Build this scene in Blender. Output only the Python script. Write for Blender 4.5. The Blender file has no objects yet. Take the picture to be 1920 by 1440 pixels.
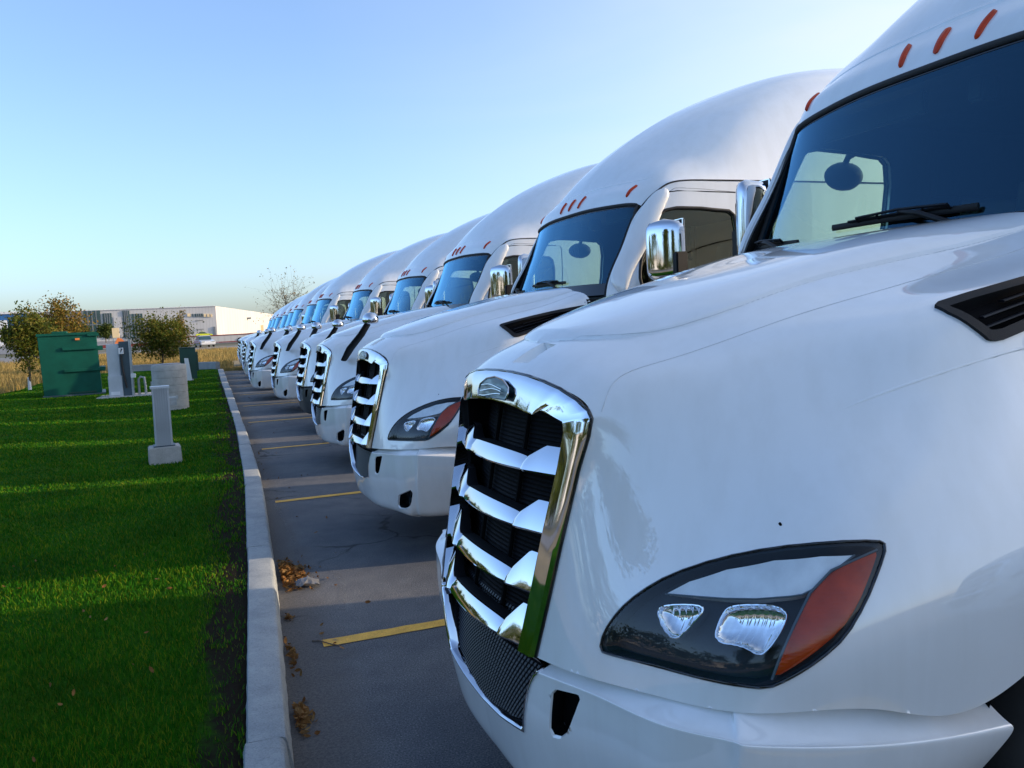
import bpy, bmesh, math, random
import numpy as np
from mathutils import Vector, Matrix
R=math.radians
sc=bpy.context.scene
COL=sc.collection
rng=np.random.default_rng(7)
random.seed(7)

# ------------------------------------------------------------ surfaces
def spl(P,n):
    P=np.asarray(P,float); m=len(P); n=np.asarray(n,float)
    A=np.zeros((m,m)); B=np.zeros_like(P); A[0,0]=A[-1,-1]=1
    for i in range(1,m-1):
        A[i,i-1]=1;A[i,i]=4;A[i,i+1]=1;B[i]=6*(P[i-1]-2*P[i]+P[i+1])
    Mm=np.linalg.solve(A,B)
    k=np.clip(np.floor(n).astype(int),0,m-2); t=(n-k)[:,None]
    a=P[k];b=P[k+1];ma=Mm[k];mb=Mm[k+1]
    return (ma*(1-t)**3+mb*t**3)/6+(a-ma/6)*(1-t)+(b-mb/6)*t

class Net:
    """bicubic surface through a net of control points"""
    def __init__(s,rows,centre=(-1.2,0,1.0),post=None):
        s.N=np.array(rows,float); s.I,s.J,_=s.N.shape; s.c=np.array(centre); s.post=post
        K=16
        s.K=K
        gi=np.linspace(0,s.I-1,(s.I-1)*K+1); gj=np.linspace(0,s.J-1,(s.J-1)*K+1)
        s.G=s.grid(gi,gj); s.gi=gi; s.gj=gj
    def grid(s,si,tj):
        X=spl(s.N.reshape(s.I,s.J*3),si).reshape(len(si),s.J,3)
        return np.transpose(spl(np.transpose(X,(1,0,2)).reshape(s.J,-1),tj).reshape(len(tj),len(si),3),(1,0,2))
    def ev(s,P):
        """P (n,2) params -> points; dense bilinear in a cubic table (K=16)"""
        P=np.asarray(P,float); a=np.clip(P[:,0],-.3,s.I-1+.3)*s.K; b=np.clip(P[:,1],-.3,s.J-1+.3)*s.K
        i=np.clip(np.floor(a).astype(int),0,len(s.gi)-2); j=np.clip(np.floor(b).astype(int),0,len(s.gj)-2)
        x=(a-i)[:,None]; y=(b-j)[:,None]; G=s.G
        q=G[i,j]*(1-x)*(1-y)+G[i+1,j]*x*(1-y)+G[i,j+1]*(1-x)*y+G[i+1,j+1]*x*y
        return s.post(q) if s.post else q
    def nrm(s,P):
        P=np.asarray(P,float); e=.06
        A=P.copy();A[:,0]=np.clip(A[:,0]-e,0,s.I-1);B=P.copy();B[:,0]=np.clip(B[:,0]+e,0,s.I-1)
        C=P.copy();C[:,1]=np.clip(C[:,1]-e,0,s.J-1);D=P.copy();D[:,1]=np.clip(D[:,1]+e,0,s.J-1)
        n=np.cross(s.ev(B)-s.ev(A),s.ev(D)-s.ev(C)); n/=np.linalg.norm(n,axis=1)[:,None]+1e-12
        f=((s.ev(P)-s.c)*n).sum(1)
        return n*np.where(f<0,-1,1)[:,None]
    def inv(s,pts):
        out=[]
        F=s.G.reshape(-1,3); nj=len(s.gj)
        for p in np.asarray(pts,float):
            k=np.argmin(((F-p)**2).sum(1)); q=np.array([s.gi[k//nj],s.gj[k%nj]])
            for _ in range(6):
                e=.02
                f0=s.ev([q])[0]; a=(s.ev([q+[e,0]])[0]-f0)/e; b=(s.ev([q+[0,e]])[0]-f0)/e
                J=np.stack([a,b],1); d=np.linalg.lstsq(J,p-f0,rcond=None)[0]
                q=np.clip(q+np.clip(d,-.2,.2),[-.2,-.2],[s.I-.8,s.J-.8])
            out.append(q)
        return np.array(out)

def chaikin(P,n=1,closed=True):
    P=np.asarray(P,float)
    for _ in range(n):
        Q=np.roll(P,-1,0); L=np.stack([.75*P+.25*Q,.25*P+.75*Q],1).reshape(-1,P.shape[1])
        if not closed: L=np.concatenate([P[:1],L[1:-3] if False else L[:-2],P[-1:]])
        P=L
    return P
def densify(P,m=3,closed=True):
    P=np.asarray(P,float); out=[]
    N=len(P) if closed else len(P)-1
    for i in range(N):
        a=P[i];b=P[(i+1)%len(P)]
        for k in range(m): out.append(a+(b-a)*k/m)
    if not closed: out.append(P[-1])
    return np.array(out)
def inside(Q,poly):
    x=Q[:,0];y=Q[:,1]; r=np.zeros(len(Q),bool); n=len(poly); j=n-1
    for i in range(n):
        xi,yi=poly[i];xj,yj=poly[j]
        c=((yi>y)!=(yj>y))&(x<(xj-xi)*(y-yi)/((yj-yi)+1e-15)+xi)
        r^=c; j=i
    return r
def nearest(Q,poly,closed=True):
    A=np.asarray(poly); B=np.roll(A,-1,0)
    if not closed: A=A[:-1];B=B[:-1]
    d=B-A; L=(d**2).sum(1)+1e-15
    t=np.clip(((Q[:,None,:]-A[None])*d[None]).sum(2)/L[None],0,1)
    P=A[None]+t[...,None]*d[None]; k=((P-Q[:,None,:])**2).sum(2).argmin(1)
    return P[np.arange(len(Q)),k]

# ------------------------------------------------------------ mesh helpers
class MB:
    def __init__(s): s.v=[];s.f=[];s.m=[];s.n=0
    def add(s,v,f,m=0):
        v=np.asarray(v,float).reshape(-1,3)
        s.v.append(v); s.f+= [tuple(int(i)+s.n for i in q) for q in f]; s.m+=[m]*len(f); s.n+=len(v)
        return s
    def box(s,lo,hi,m=0,rot=0,taper=0):
        x0,y0,z0=lo;x1,y1,z1=hi
        v=np.array([(x0,y0,z0),(x1,y0,z0),(x1,y1,z0),(x0,y1,z0),(x0,y0,z1),(x1,y0,z1),(x1,y1,z1),(x0,y1,z1)],float)
        if taper:
            c=v[4:].mean(0); v[4:,:2]=c[:2]+(v[4:,:2]-c[:2])*(1-taper)
        if rot:
            c=v.mean(0); a=math.cos(rot);b=math.sin(rot); d=v-c; v=np.stack([d[:,0]*a-d[:,1]*b,d[:,0]*b+d[:,1]*a,d[:,2]],1)+c
        return s.add(v,[(0,3,2,1),(4,5,6,7),(0,1,5,4),(1,2,6,5),(2,3,7,6),(3,0,4,7)],m)
    def tube(s,P,r,m=0,n=8,closed=False,cap=True,flat=None,up=(0,0,1)):
        P=np.asarray(P,float); N=len(P); r=np.broadcast_to(np.asarray(r,float),(N,))
        T=(np.roll(P,-1,0)-np.roll(P,1,0)) if closed else np.gradient(P,axis=0)
        T/=np.linalg.norm(T,axis=1)[:,None]+1e-12
        u=np.array(up,float); V=[]; a=None
        for i in range(N):
            if a is None:
                a=u-T[i]*(u@T[i])
                if np.linalg.norm(a)<.05: a=np.array((1.,0,0))-T[i]*T[i][0]
            else: a=a-T[i]*(a@T[i])
            a/=np.linalg.norm(a)+1e-12; b=np.cross(T[i],a)
            for k in range(n):
                t=2*math.pi*(k+.5)/n
                V.append(P[i]+r[i]*(math.cos(t)*a*(flat or 1)+math.sin(t)*b))
        F=[]
        for i in range(N if closed else N-1):
            j=(i+1)%N
            for k in range(n):
                l=(k+1)%n; F.append((i*n+k,i*n+l,j*n+l,j*n+k))
        if cap and not closed: F+=[tuple(range(n-1,-1,-1)),tuple((N-1)*n+k for k in range(n))]
        return s.add(V,F,m)
    def lathe(s,prof,c,axis='z',n=32,m=0,a0=0,a1=2*math.pi):
        full=abs(a1-a0-2*math.pi)<1e-6; K=n if full else n+1; V=[]
        for r,h in prof:
            for k in range(K):
                t=a0+(a1-a0)*k/n; x=r*math.cos(t);y=r*math.sin(t)
                q={'z':(x,y,h),'y':(x,h,y),'x':(h,x,y)}[axis]; V.append((c[0]+q[0],c[1]+q[1],c[2]+q[2]))
        F=[]
        for i in range(len(prof)-1):
            for k in range(n):
                l=(k+1)%K; F.append((i*K+k,i*K+l,(i+1)*K+l,(i+1)*K+k))
        return s.add(V,F,m)
    def prism(s,poly,lo,hi,axis='y',m=0):
        n=len(poly); V=[]
        for h in (lo,hi):
            for a,b in poly: V.append({'y':(a,h,b),'x':(h,a,b),'z':(a,b,h)}[axis])
        return s.add(V,[tuple(range(n-1,-1,-1)),tuple(range(n,2*n))]+[(i,(i+1)%n,(i+1)%n+n,i+n) for i in range(n)],m)
    def mirror(s):
        """add the mirror image (y -> -y) of everything so far"""
        V=np.concatenate(s.v); V2=V*[1,-1,1]; n=len(V); f0=list(s.f); m0=list(s.m)
        s.v.append(V2); s.f+=[tuple(i+n for i in reversed(q)) for q in f0]; s.m+=m0; s.n+=n
        return s
    def mesh(s,name,mats,smooth=None,bevel=0,recalc=True,weld=0):
        me=bpy.data.meshes.new(name)
        V=np.concatenate(s.v) if s.v else np.zeros((0,3))
        me.from_pydata(V.tolist(),[],s.f)
        for m in mats: me.materials.append(m)
        me.polygons.foreach_set('material_index',s.m)
        if weld or recalc or bevel:
            bm=bmesh.new(); bm.from_mesh(me)
            if weld: bmesh.ops.remove_doubles(bm,verts=bm.verts,dist=weld)
            if recalc: bmesh.ops.recalc_face_normals(bm,faces=bm.faces)
            if bevel: bmesh.ops.bevel(bm,geom=list(bm.edges),offset=bevel,segments=2,affect='EDGES',clamp_overlap=True)
            bm.to_mesh(me); bm.free()
        if smooth is not None:
            me.polygons.foreach_set('use_smooth',[True]*len(me.polygons))
            if smooth<180: me.set_sharp_from_angle(angle=R(smooth))
        me.update(); return me
    def obj(s,name,mats,parent=None,smooth=None,bevel=0,recalc=True,weld=0,loc=None):
        o=bpy.data.objects.new(name,s.mesh(name,mats if isinstance(mats,(list,tuple)) else [mats],smooth,bevel,recalc,weld))
        COL.objects.link(o)
        if parent: o.parent=parent
        if loc is not None: o.location=loc
        return o
def tag(o,label=None,cat=None,group=None,kind=None):
    if label: o['label']=label
    if cat: o['category']=cat
    if group: o['group']=group
    if kind: o['kind']=kind
    return o
def empty(name,loc=(0,0,0),rz=0):
    o=bpy.data.objects.new(name,None); COL.objects.link(o); o.location=loc; o.rotation_euler=(0,0,rz); o.empty_display_size=.3
    return o
def kids(o): return [c for c in bpy.data.objects if c.parent==o]
def copy_tree(o,parent=None,skip=()):
    c=o.copy(); COL.objects.link(c); c.parent=parent
    for ch in list(CH.get(o.name,[])):
        if ch.name.split('.')[0] in skip: continue
        copy_tree(ch,c,skip)
    return c
CH={}

def shell(net,ns,nt,holes=(),side=1,t0=0,t1=None,s0=0,s1=None,warp=None):
    """grid mesh of a net, faces inside the hole outlines removed, edge vertices snapped on to the outline"""
    s1=net.I-1 if s1 is None else s1; t1=net.J-1 if t1 is None else t1
    S=np.linspace(s0,s1,ns); T=np.linspace(t0,t1,nt)
    P=np.stack(np.meshgrid(S,T,indexing='ij'),-1)
    if warp: P[:,:,1]=warp(S,nt)
    P=P.reshape(-1,2)
    idx=np.arange(ns*nt).reshape(ns,nt)
    F=np.stack([idx[:-1,:-1],idx[1:,:-1],idx[1:,1:],idx[:-1,1:]],-1).reshape(-1,4)
    C=P[F].mean(1); keep=np.ones(len(F),bool)
    for h in holes:
        ins=inside(C,h); 
        a=np.zeros(len(P),bool);a[F[ins].ravel()]=True; b=np.zeros(len(P),bool); b[F[~ins].ravel()]=True
        k=np.where(a&b)[0]
        if len(k): P[k]=nearest(P[k],h)
        keep&=~ins
    if t0==0: # keep centre column on the centre line
        c=idx[:,0]; P[c,1]=0
    F=F[keep]; used=np.unique(F); mp=-np.ones(len(P),int); mp[used]=np.arange(len(used))
    V=net.ev(P[used]); F=mp[F]
    V=V*[1,side,1]
    if side<0: F=F[:,::-1]
    return V,F
def patch(net,poly,off=0.003,n=40,side=1,bulge=0,open_centre=False):
    lo=poly.min(0);hi=poly.max(0)
    if open_centre: lo[1]=0
    S=np.linspace(lo[0],hi[0],n);T=np.linspace(lo[1],hi[1],n)
    P=np.stack(np.meshgrid(S,T,indexing='ij'),-1).reshape(-1,2); idx=np.arange(n*n).reshape(n,n)
    F=np.stack([idx[:-1,:-1],idx[1:,:-1],idx[1:,1:],idx[:-1,1:]],-1).reshape(-1,4)
    ins=inside(P[F].mean(1),poly)
    a=np.zeros(len(P),bool);a[F[ins].ravel()]=True; b=np.zeros(len(P),bool); b[F[~ins].ravel()]=True
    b[idx[0]]=b[-1]=True; b[idx[-1]]=True;b[idx[:,0]]=not open_centre;b[idx[:,-1]]=True
    k=np.where(a&b)[0]
    if len(k): P[k]=nearest(P[k],poly)
    F=F[ins]; used=np.unique(F); mp=-np.ones(len(P),int); mp[used]=np.arange(len(used))
    Q=P[used]; N=net.nrm(Q)
    o=off
    if bulge:
        d=np.sqrt(((nearest(Q,poly)-Q)**2).sum(1)); d=d/(d.max()+1e-9); o=(off+bulge*np.sqrt(1-(1-d)**2))[:,None]
    V=net.ev(Q)+N*o
    V=V*[1,side,1]; F=mp[F]
    if side<0: F=F[:,::-1]
    return V,F
def wall(net,poly,o0,o1,side=1,closed=True,dirv=None,shrink=0):
    """strip from offset o0 to offset o1 along an outline on the net"""
    P=np.asarray(poly); N=net.nrm(P); A=net.ev(P)
    if dirv is not None: N=np.tile(np.array(dirv,float),(len(P),1))
    c=P.mean(0); A2=net.ev(P+(c-P)*shrink)
    V=np.concatenate([A+N*o0,A2+N*o1])*[1,side,1]; n=len(P)
    F=[(i,(i+1)%n,(i+1)%n+n,i+n) for i in range(n if closed else n-1)]
    return V,F
def line3(net,poly,off=0,side=1):
    P=np.asarray(poly); return (net.ev(P)+net.nrm(P)*off)*[1,side,1]

# ------------------------------------------------------------ materials
def nt(name):
    m=bpy.data.materials.new(name); m.use_nodes=True; t=m.node_tree; t.nodes.clear()
    o=t.nodes.new('ShaderNodeOutputMaterial'); return m,t,o
def N(t,ty,**k):
    n=t.nodes.new(ty)
    for a,b in k.items():
        if a in n.inputs.keys() if hasattr(n.inputs,'keys') else False: n.inputs[a].default_value=b
        else: setattr(n,a,b)
    return n
def ramp(t,fac,stops):
    r=t.nodes.new('ShaderNodeValToRGB'); e=r.color_ramp.elements
    while len(e)<len(stops): e.new(.5)
    for x,(p,c) in zip(e,stops): x.position=p; x.color=(*c,1) if len(c)==3 else c
    t.links.new(fac,r.inputs[0]); return r.outputs[0]
def noise(t,scale,detail=4,rough=.55,coord=None,dist=0,stretch=None):
    if coord is None:
        tc=t.nodes.new('ShaderNodeTexCoord'); coord=tc.outputs['Object']
    if stretch:
        mp=t.nodes.new('ShaderNodeMapping'); mp.inputs['Scale'].default_value=stretch; t.links.new(coord,mp.inputs[0]); coord=mp.outputs[0]
    n=t.nodes.new('ShaderNodeTexNoise'); n.inputs['Scale'].default_value=scale; n.inputs['Detail'].default_value=detail
    n.inputs['Roughness'].default_value=rough; n.inputs['Distortion'].default_value=dist
    t.links.new(coord,n.inputs['Vector']); return n.outputs['Fac']
def prin(t,o,base=(.5,.5,.5),rough=.5,metal=0,coat=0,coatr=.03,spec=.5,ior=1.5):
    p=t.nodes.new('ShaderNodeBsdfPrincipled')
    p.inputs['Base Color'].default_value=(*base,1); p.inputs['Roughness'].default_value=rough; p.inputs['Metallic'].default_value=metal
    p.inputs['Coat Weight'].default_value=coat; p.inputs['Coat Roughness'].default_value=coatr
    p.inputs['Specular IOR Level'].default_value=spec; p.inputs['IOR'].default_value=ior
    t.links.new(p.outputs[0],o.inputs[0]); return p
def bump(t,p,fac,strength=.3,dist=.01,inp='Normal'):
    b=t.nodes.new('ShaderNodeBump'); b.inputs['Strength'].default_value=strength; b.inputs['Distance'].default_value=dist
    t.links.new(fac,b.inputs['Height']); t.links.new(b.outputs[0],p.inputs[inp]); return b
def simple(name,base,rough=.5,metal=0,coat=0,coatr=.03,var=.12,nscale=6,bmp=0,bscale=60,spec=.5):
    m,t,o=nt(name); p=prin(t,o,base,rough,metal,coat,coatr,spec)
    f=noise(t,nscale)
    b=tuple(min(1,x*(1+var)) for x in base); a=tuple(x*(1-var) for x in base)
    t.links.new(ramp(t,f,[(.3,a),(.7,b)]),p.inputs['Base Color'])
    if bmp: bump(t,p,noise(t,bscale,3),bmp,.003)
    return m
M={}
def mk_paint(name,base,streak=.05,orange=.004):
    m,t,o=nt(name); p=prin(t,o,base,.32,0,1.0,.025,.5)
    # run marks and road film
    f=noise(t,9,5,.6,stretch=(1.2,1.2,.10)); g=noise(t,2.2,5,.6); sp=noise(t,160,1,.5)
    r1=ramp(t,f,[(.42,(1,1,1)),(.66,(1-streak,1-streak*1.05,1-streak*1.25))])
    r2=ramp(t,g,[(.40,(1,1,1)),(.72,(1-streak*.7,1-streak*.8,1-streak))])
    mx=t.nodes.new('ShaderNodeMix'); mx.data_type='RGBA'; mx.blend_type='MULTIPLY'; mx.inputs[0].default_value=1
    t.links.new(r1,mx.inputs[6]); t.links.new(r2,mx.inputs[7])
    m2=t.nodes.new('ShaderNodeMix'); m2.data_type='RGBA'; m2.blend_type='MULTIPLY'; m2.inputs[0].default_value=1
    t.links.new(mx.outputs[2],m2.inputs[6]); m2.inputs[7].default_value=(*base,1)
    t.links.new(m2.outputs[2],p.inputs['Base Color'])
    p.inputs['Coat IOR'].default_value=1.85; t.links.new(ramp(t,g,[(.3,(.006,)*3),(.75,(.045,)*3)]),p.inputs['Coat Roughness'])
    bump(t,p,noise(t,7,2,.4),orange*6,.012,'Coat Normal')
    return m
M['paint']=mk_paint('white_paint',(.82,.84,.85))
M['paint2']=mk_paint('bumper_white',(.85,.87,.88))
M['graypaint']=simple('dark_bumper_plastic',(.035,.04,.045),.45,var=.25,bmp=.1)
def mk_chrome():
    m,t,o=nt('chrome'); p=prin(t,o,(.66,.69,.74),.035,1.0)
    t.links.new(ramp(t,noise(t,5,4),[(.35,(.02,)*3),(.75,(.09,)*3)]),p.inputs['Roughness'])
    bump(t,p,noise(t,5,2,.4),.03,.02)
    return m
M['chrome']=mk_chrome()
M['black']=simple('black_plastic',(.007,.008,.010),.5,spec=.25,var=.3,bmp=.15,bscale=300)
M['glossblack']=simple('gloss_black',(.006,.007,.009),.12,coat=.5,var=.2)
M['void']=simple('grille_depth',(.003,.003,.004),.85,var=.2,spec=.1)
M['rubber']=simple('rubber',(.018,.018,.019),.7,var=.25,bmp=.2)
M['tyre']=simple('tyre_rubber',(.022,.021,.02),.85,var=.35,bmp=.4,bscale=40)
M['alu']=simple('aluminium_wheel',(.62,.63,.65),.22,metal=1,var=.1)
M['steel']=simple('frame_steel',(.03,.03,.032),.55,metal=.3,var=.3)
M['interior']=simple('cab_interior',(.012,.015,.020),.75,var=.3)
M['liner']=simple('cab_liner',(.10,.10,.105),.85,var=.2)
M['seat']=simple('seat_cloth',(.05,.055,.06),.9,var=.3)
M['seam_crease']=simple('panel_gap_and_crease',(.60,.63,.66),.6)
def mk_glass(name,tint,refl=1.0,rough=.0,ior=1.52,dirt=.0,gain=1.5,rc=(1,1,1)):
    m,t,o=nt(name)
    tr=t.nodes.new('ShaderNodeBsdfTransparent'); tr.inputs[0].default_value=(*tint,1)
    gl=t.nodes.new('ShaderNodeBsdfGlossy'); gl.inputs['Roughness'].default_value=rough; gl.inputs[0].default_value=(refl*rc[0],refl*rc[1],refl*rc[2],1)
    fr=t.nodes.new('ShaderNodeFresnel'); ge=t.nodes.new('ShaderNodeNewGeometry'); mi=t.nodes.new('ShaderNodeMath'); mi.operation='MULTIPLY_ADD'
    mi.inputs[1].default_value=1/ior-ior; mi.inputs[2].default_value=ior; t.links.new(ge.outputs['Backfacing'],mi.inputs[0]); t.links.new(mi.outputs[0],fr.inputs[0])
    ma=t.nodes.new('ShaderNodeMath'); ma.operation='MULTIPLY_ADD'; ma.inputs[1].default_value=gain; ma.inputs[2].default_value=.015; ma.use_clamp=True
    mx=t.nodes.new('ShaderNodeMixShader'); t.links.new(fr.outputs[0],ma.inputs[0]); t.links.new(ma.outputs[0],mx.inputs[0])
    t.links.new(tr.outputs[0],mx.inputs[1]); t.links.new(gl.outputs[0],mx.inputs[2])
    src=mx
    if dirt:
        d=t.nodes.new('ShaderNodeBsdfDiffuse'); d.inputs[0].default_value=(.5,.52,.52,1)
        m2=t.nodes.new('ShaderNodeMixShader'); t.links.new(ramp(t,noise(t,6,5),[(.35,(0,0,0)),(.8,(dirt,)*3)]),m2.inputs[0])
        t.links.new(mx.outputs[0],m2.inputs[1]); t.links.new(d.outputs[0],m2.inputs[2]); src=m2
    t.links.new(src.outputs[0],o.inputs[0]); return m
M['glass']=mk_glass('windshield_glass',(.60,.86,.83),1,.0,1.5,.0,1.9,(.30,.68,1.0))
M['sideglass']=mk_glass('side_glass',(.66,.74,.60),1,.0,1.5,.0,2.6,(1,.90,.60))
M['lens']=mk_glass('headlight_lens',(.93,.95,.96),.9,.0,1.40,.0,.85)
def mk_amber(name,base,r=.25):
    m,t,o=nt(name); p=prin(t,o,base,r,0,.12,.03)
    p.inputs['Specular IOR Level'].default_value=.25
    w=t.nodes.new('ShaderNodeTexWave'); w.inputs['Scale'].default_value=38; w.bands_direction='Z'
    tc=t.nodes.new('ShaderNodeTexCoord'); t.links.new(tc.outputs['Object'],w.inputs[0])
    bump(t,p,w.outputs['Fac'],.10,.003)
    t.links.new(ramp(t,noise(t,12,3),[(.3,tuple(x*.55 for x in base)),(.7,base)]),p.inputs['Base Color'])
    return m
M['amber']=mk_amber('amber_lens',(.50,.045,.003))
M['marker']=mk_amber('marker_amber',(.70,.06,.012))
M['drl']=simple('light_guide',(.72,.77,.80),.35,coat=.6,var=.12,nscale=14)
M['reflector']=simple('lamp_reflector',(.85,.87,.9),.08,metal=1,var=.05,bmp=0)
M['housing']=simple('lamp_housing',(.010,.022,.032),.5,coat=.0,var=.3,spec=.2)
def mk_badge():
    m,t,o=nt('badge_enamel'); p=prin(t,o,(.03,.10,.12),.3,0,.15,.05,.3)
    w=t.nodes.new('ShaderNodeTexWave'); w.inputs['Scale'].default_value=9; w.inputs['Distortion'].default_value=6; w.inputs['Detail'].default_value=2
    w.bands_direction='Z'; tc=t.nodes.new('ShaderNodeTexCoord'); t.links.new(tc.outputs['Object'],w.inputs[0])
    t.links.new(ramp(t,w.outputs['Fac'],[(.2,(.02,.07,.09)),(.6,(.05,.15,.17)),(.95,(.22,.32,.34))]),p.inputs['Base Color']); return m
M['badge']=mk_badge()
def mk_rad():
    m,t,o=nt('radiator_core'); p=prin(t,o,(.008,.009,.012),.7,spec=.15)
    w=t.nodes.new('ShaderNodeTexWave'); w.inputs['Scale'].default_value=24; w.bands_direction='Z'
    tc=t.nodes.new('ShaderNodeTexCoord'); t.links.new(tc.outputs['Object'],w.inputs[0])
    t.links.new(ramp(t,w.outputs['Fac'],[(.3,(.0012,.0013,.002)),(.8,(.006,.007,.011))]),p.inputs['Base Color'])
    bump(t,p,w.outputs['Fac'],.6,.01); return m
M['rad']=mk_rad()

def mk_asphalt():
    m,t,o=nt('asphalt'); p=prin(t,o,(.05,.05,.05),.82,spec=.35)
    g=noise(t,125,5,.85); big=noise(t,.55,5,.6); mid=noise(t,5,5,.65)
    c1=ramp(t,g,[(.36,(.018,.022,.027)),(.48,(.095,.106,.118)),(.58,(.155,.165,.175)),(.66,(.42,.42,.41))])
    c2=ramp(t,big,[(.33,(.62,.65,.72)),(.50,(1.0,.98,.98)),(.68,(1.38,1.28,1.18))])
    c3=ramp(t,mid,[(.35,(.85,.85,.86)),(.7,(1.12,1.1,1.08))])
    a=t.nodes.new('ShaderNodeMix');a.data_type='RGBA';a.blend_type='MULTIPLY';a.inputs[0].default_value=1
    b=t.nodes.new('ShaderNodeMix');b.data_type='RGBA';b.blend_type='MULTIPLY';b.inputs[0].default_value=1
    t.links.new(c1,a.inputs[6]);t.links.new(c2,a.inputs[7]);t.links.new(a.outputs[2],b.inputs[6]);t.links.new(c3,b.inputs[7])
    # gutter grit: pale dusty band beside the kerb, ragged edge
    tc=t.nodes.new('ShaderNodeTexCoord'); sx=t.nodes.new('ShaderNodeSeparateXYZ'); t.links.new(tc.outputs['Object'],sx.inputs[0])
    nn=noise(t,1.3,4,.6); ad=t.nodes.new('ShaderNodeMath'); ad.operation='MULTIPLY_ADD'; ad.inputs[1].default_value=-.5
    t.links.new(nn,ad.inputs[0]); t.links.new(sx.outputs[0],ad.inputs[2])
    gm=ramp(t,ad.outputs[0],[(.0,(.75,)*3),(.16,(.55,)*3),(.30,(0,)*3)])
    d=t.nodes.new('ShaderNodeMix');d.data_type='RGBA'; t.links.new(gm,d.inputs[0]); t.links.new(b.outputs[2],d.inputs[6])
    t.links.new(ramp(t,noise(t,60,4,.7),[(.35,(.055,.05,.048)),(.7,(.15,.135,.12))]),d.inputs[7])
    # cracks
    v=t.nodes.new('ShaderNodeTexVoronoi'); v.feature='DISTANCE_TO_EDGE'; v.inputs['Scale'].default_value=.55
    mp=t.nodes.new('ShaderNodeMapping'); t.links.new(tc.outputs['Object'],mp.inputs[0])
    dn=t.nodes.new('ShaderNodeTexNoise'); dn.inputs['Scale'].default_value=3; t.links.new(tc.outputs['Object'],dn.inputs['Vector'])
    va=t.nodes.new('ShaderNodeVectorMath'); va.operation='MULTIPLY_ADD'; va.inputs[1].default_value=(.5,.5,0); t.links.new(dn.outputs['Color'],va.inputs[0]); t.links.new(tc.outputs['Object'],va.inputs[2])
    t.links.new(va.outputs[0],v.inputs['Vector'])
    cr=ramp(t,v.outputs['Distance'],[(.0,(1,)*3),(.012,(0,)*3)])
    cm=t.nodes.new('ShaderNodeMath');cm.operation='MULTIPLY'; t.links.new(cr,cm.inputs[0]); t.links.new(ramp(t,noise(t,.8,2),[(.47,(0,)*3),(.55,(.9,)*3)]),cm.inputs[1])
    e=t.nodes.new('ShaderNodeMix');e.data_type='RGBA'; t.links.new(cm.outputs[0],e.inputs[0]); t.links.new(d.outputs[2],e.inputs[6]); e.inputs[7].default_value=(.012,.012,.013,1)
    t.links.new(e.outputs[2],p.inputs['Base Color'])
    bump(t,p,g,.55,.008); return m
M['asphalt']=mk_asphalt()
def mk_line():
    m,t,o=nt('yellow_marking'); p=prin(t,o,(.8,.42,.05),.7)
    g=noise(t,150,3,.7); w=noise(t,9,5,.7)
    c=ramp(t,w,[(.30,(.16,.12,.08)),(.37,(.66,.36,.05)),(.7,(.88,.50,.07))])
    c2=ramp(t,g,[(.25,(.6,)*3),(.6,(1.05,)*3)])
    a=t.nodes.new('ShaderNodeMix');a.data_type='RGBA';a.blend_type='MULTIPLY';a.inputs[0].default_value=1
    t.links.new(c,a.inputs[6]);t.links.new(c2,a.inputs[7]);t.links.new(a.outputs[2],p.inputs['Base Color']); bump(t,p,g,.4,.006); return m
M['line']=mk_line()
def mk_conc(name,a,b,sc_=3,lines=0):
    m,t,o=nt(name); p=prin(t,o,a,.85)
    c=ramp(t,noise(t,sc_,7,.75),[(.3,tuple(q*.88 for q in a)),(.7,b)]); c2=ramp(t,noise(t,120,4,.85),[(.3,(.62,)*3),(.5,(1,)*3),(.7,(1.12,)*3)])
    x=t.nodes.new('ShaderNodeMix');x.data_type='RGBA';x.blend_type='MULTIPLY';x.inputs[0].default_value=1
    t.links.new(c,x.inputs[6]);t.links.new(c2,x.inputs[7]);t.links.new(x.outputs[2],p.inputs['Base Color']); bump(t,p,noise(t,90,4,.7),.4,.006); return m
M['kerb']=mk_conc('kerb_concrete',(.24,.27,.29),(.36,.385,.39),4)
M['conc']=mk_conc('concrete',(.40,.39,.36),(.52,.50,.47),5)
M['conc2']=mk_conc('wall_concrete',(.30,.31,.32),(.40,.40,.40),2)
M['soil']=mk_conc('soil',(.018,.014,.010),(.06,.045,.03),7)
def mk_lawn():
    m,t,o=nt('lawn_turf'); p=prin(t,o,(.05,.09,.02),.9,spec=.03)
    c=ramp(t,noise(t,.7,5,.65),[(.3,(.014,.085,.003)),(.55,(.035,.14,.005)),(.75,(.11,.17,.012))]); c2=ramp(t,noise(t,55,5,.75),[(.3,(.35,)*3),(.7,(1.25,)*3)])
    x=t.nodes.new('ShaderNodeMix');x.data_type='RGBA';x.blend_type='MULTIPLY';x.inputs[0].default_value=1
    t.links.new(c,x.inputs[6]);t.links.new(c2,x.inputs[7])
    tc=t.nodes.new('ShaderNodeTexCoord'); sx=t.nodes.new('ShaderNodeSeparateXYZ'); t.links.new(tc.outputs['Object'],sx.inputs[0])
    nn=noise(t,2.2,5,.7); ad=t.nodes.new('ShaderNodeMath'); ad.operation='MULTIPLY_ADD'; ad.inputs[1].default_value=.55; t.links.new(nn,ad.inputs[0]); t.links.new(sx.outputs[0],ad.inputs[2])
    sm=ramp(t,ad.outputs[0],[(.02,(0,)*3),(.14,(1,)*3)])
    d=t.nodes.new('ShaderNodeMix');d.data_type='RGBA'; t.links.new(sm,d.inputs[0]); t.links.new(x.outputs[2],d.inputs[6]); d.inputs[7].default_value=(.025,.020,.014,1)
    t.links.new(d.outputs[2],p.inputs['Base Color']); bump(t,p,noise(t,70,4,.8),.9,.03); return m
M['lawn']=mk_lawn()
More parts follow.
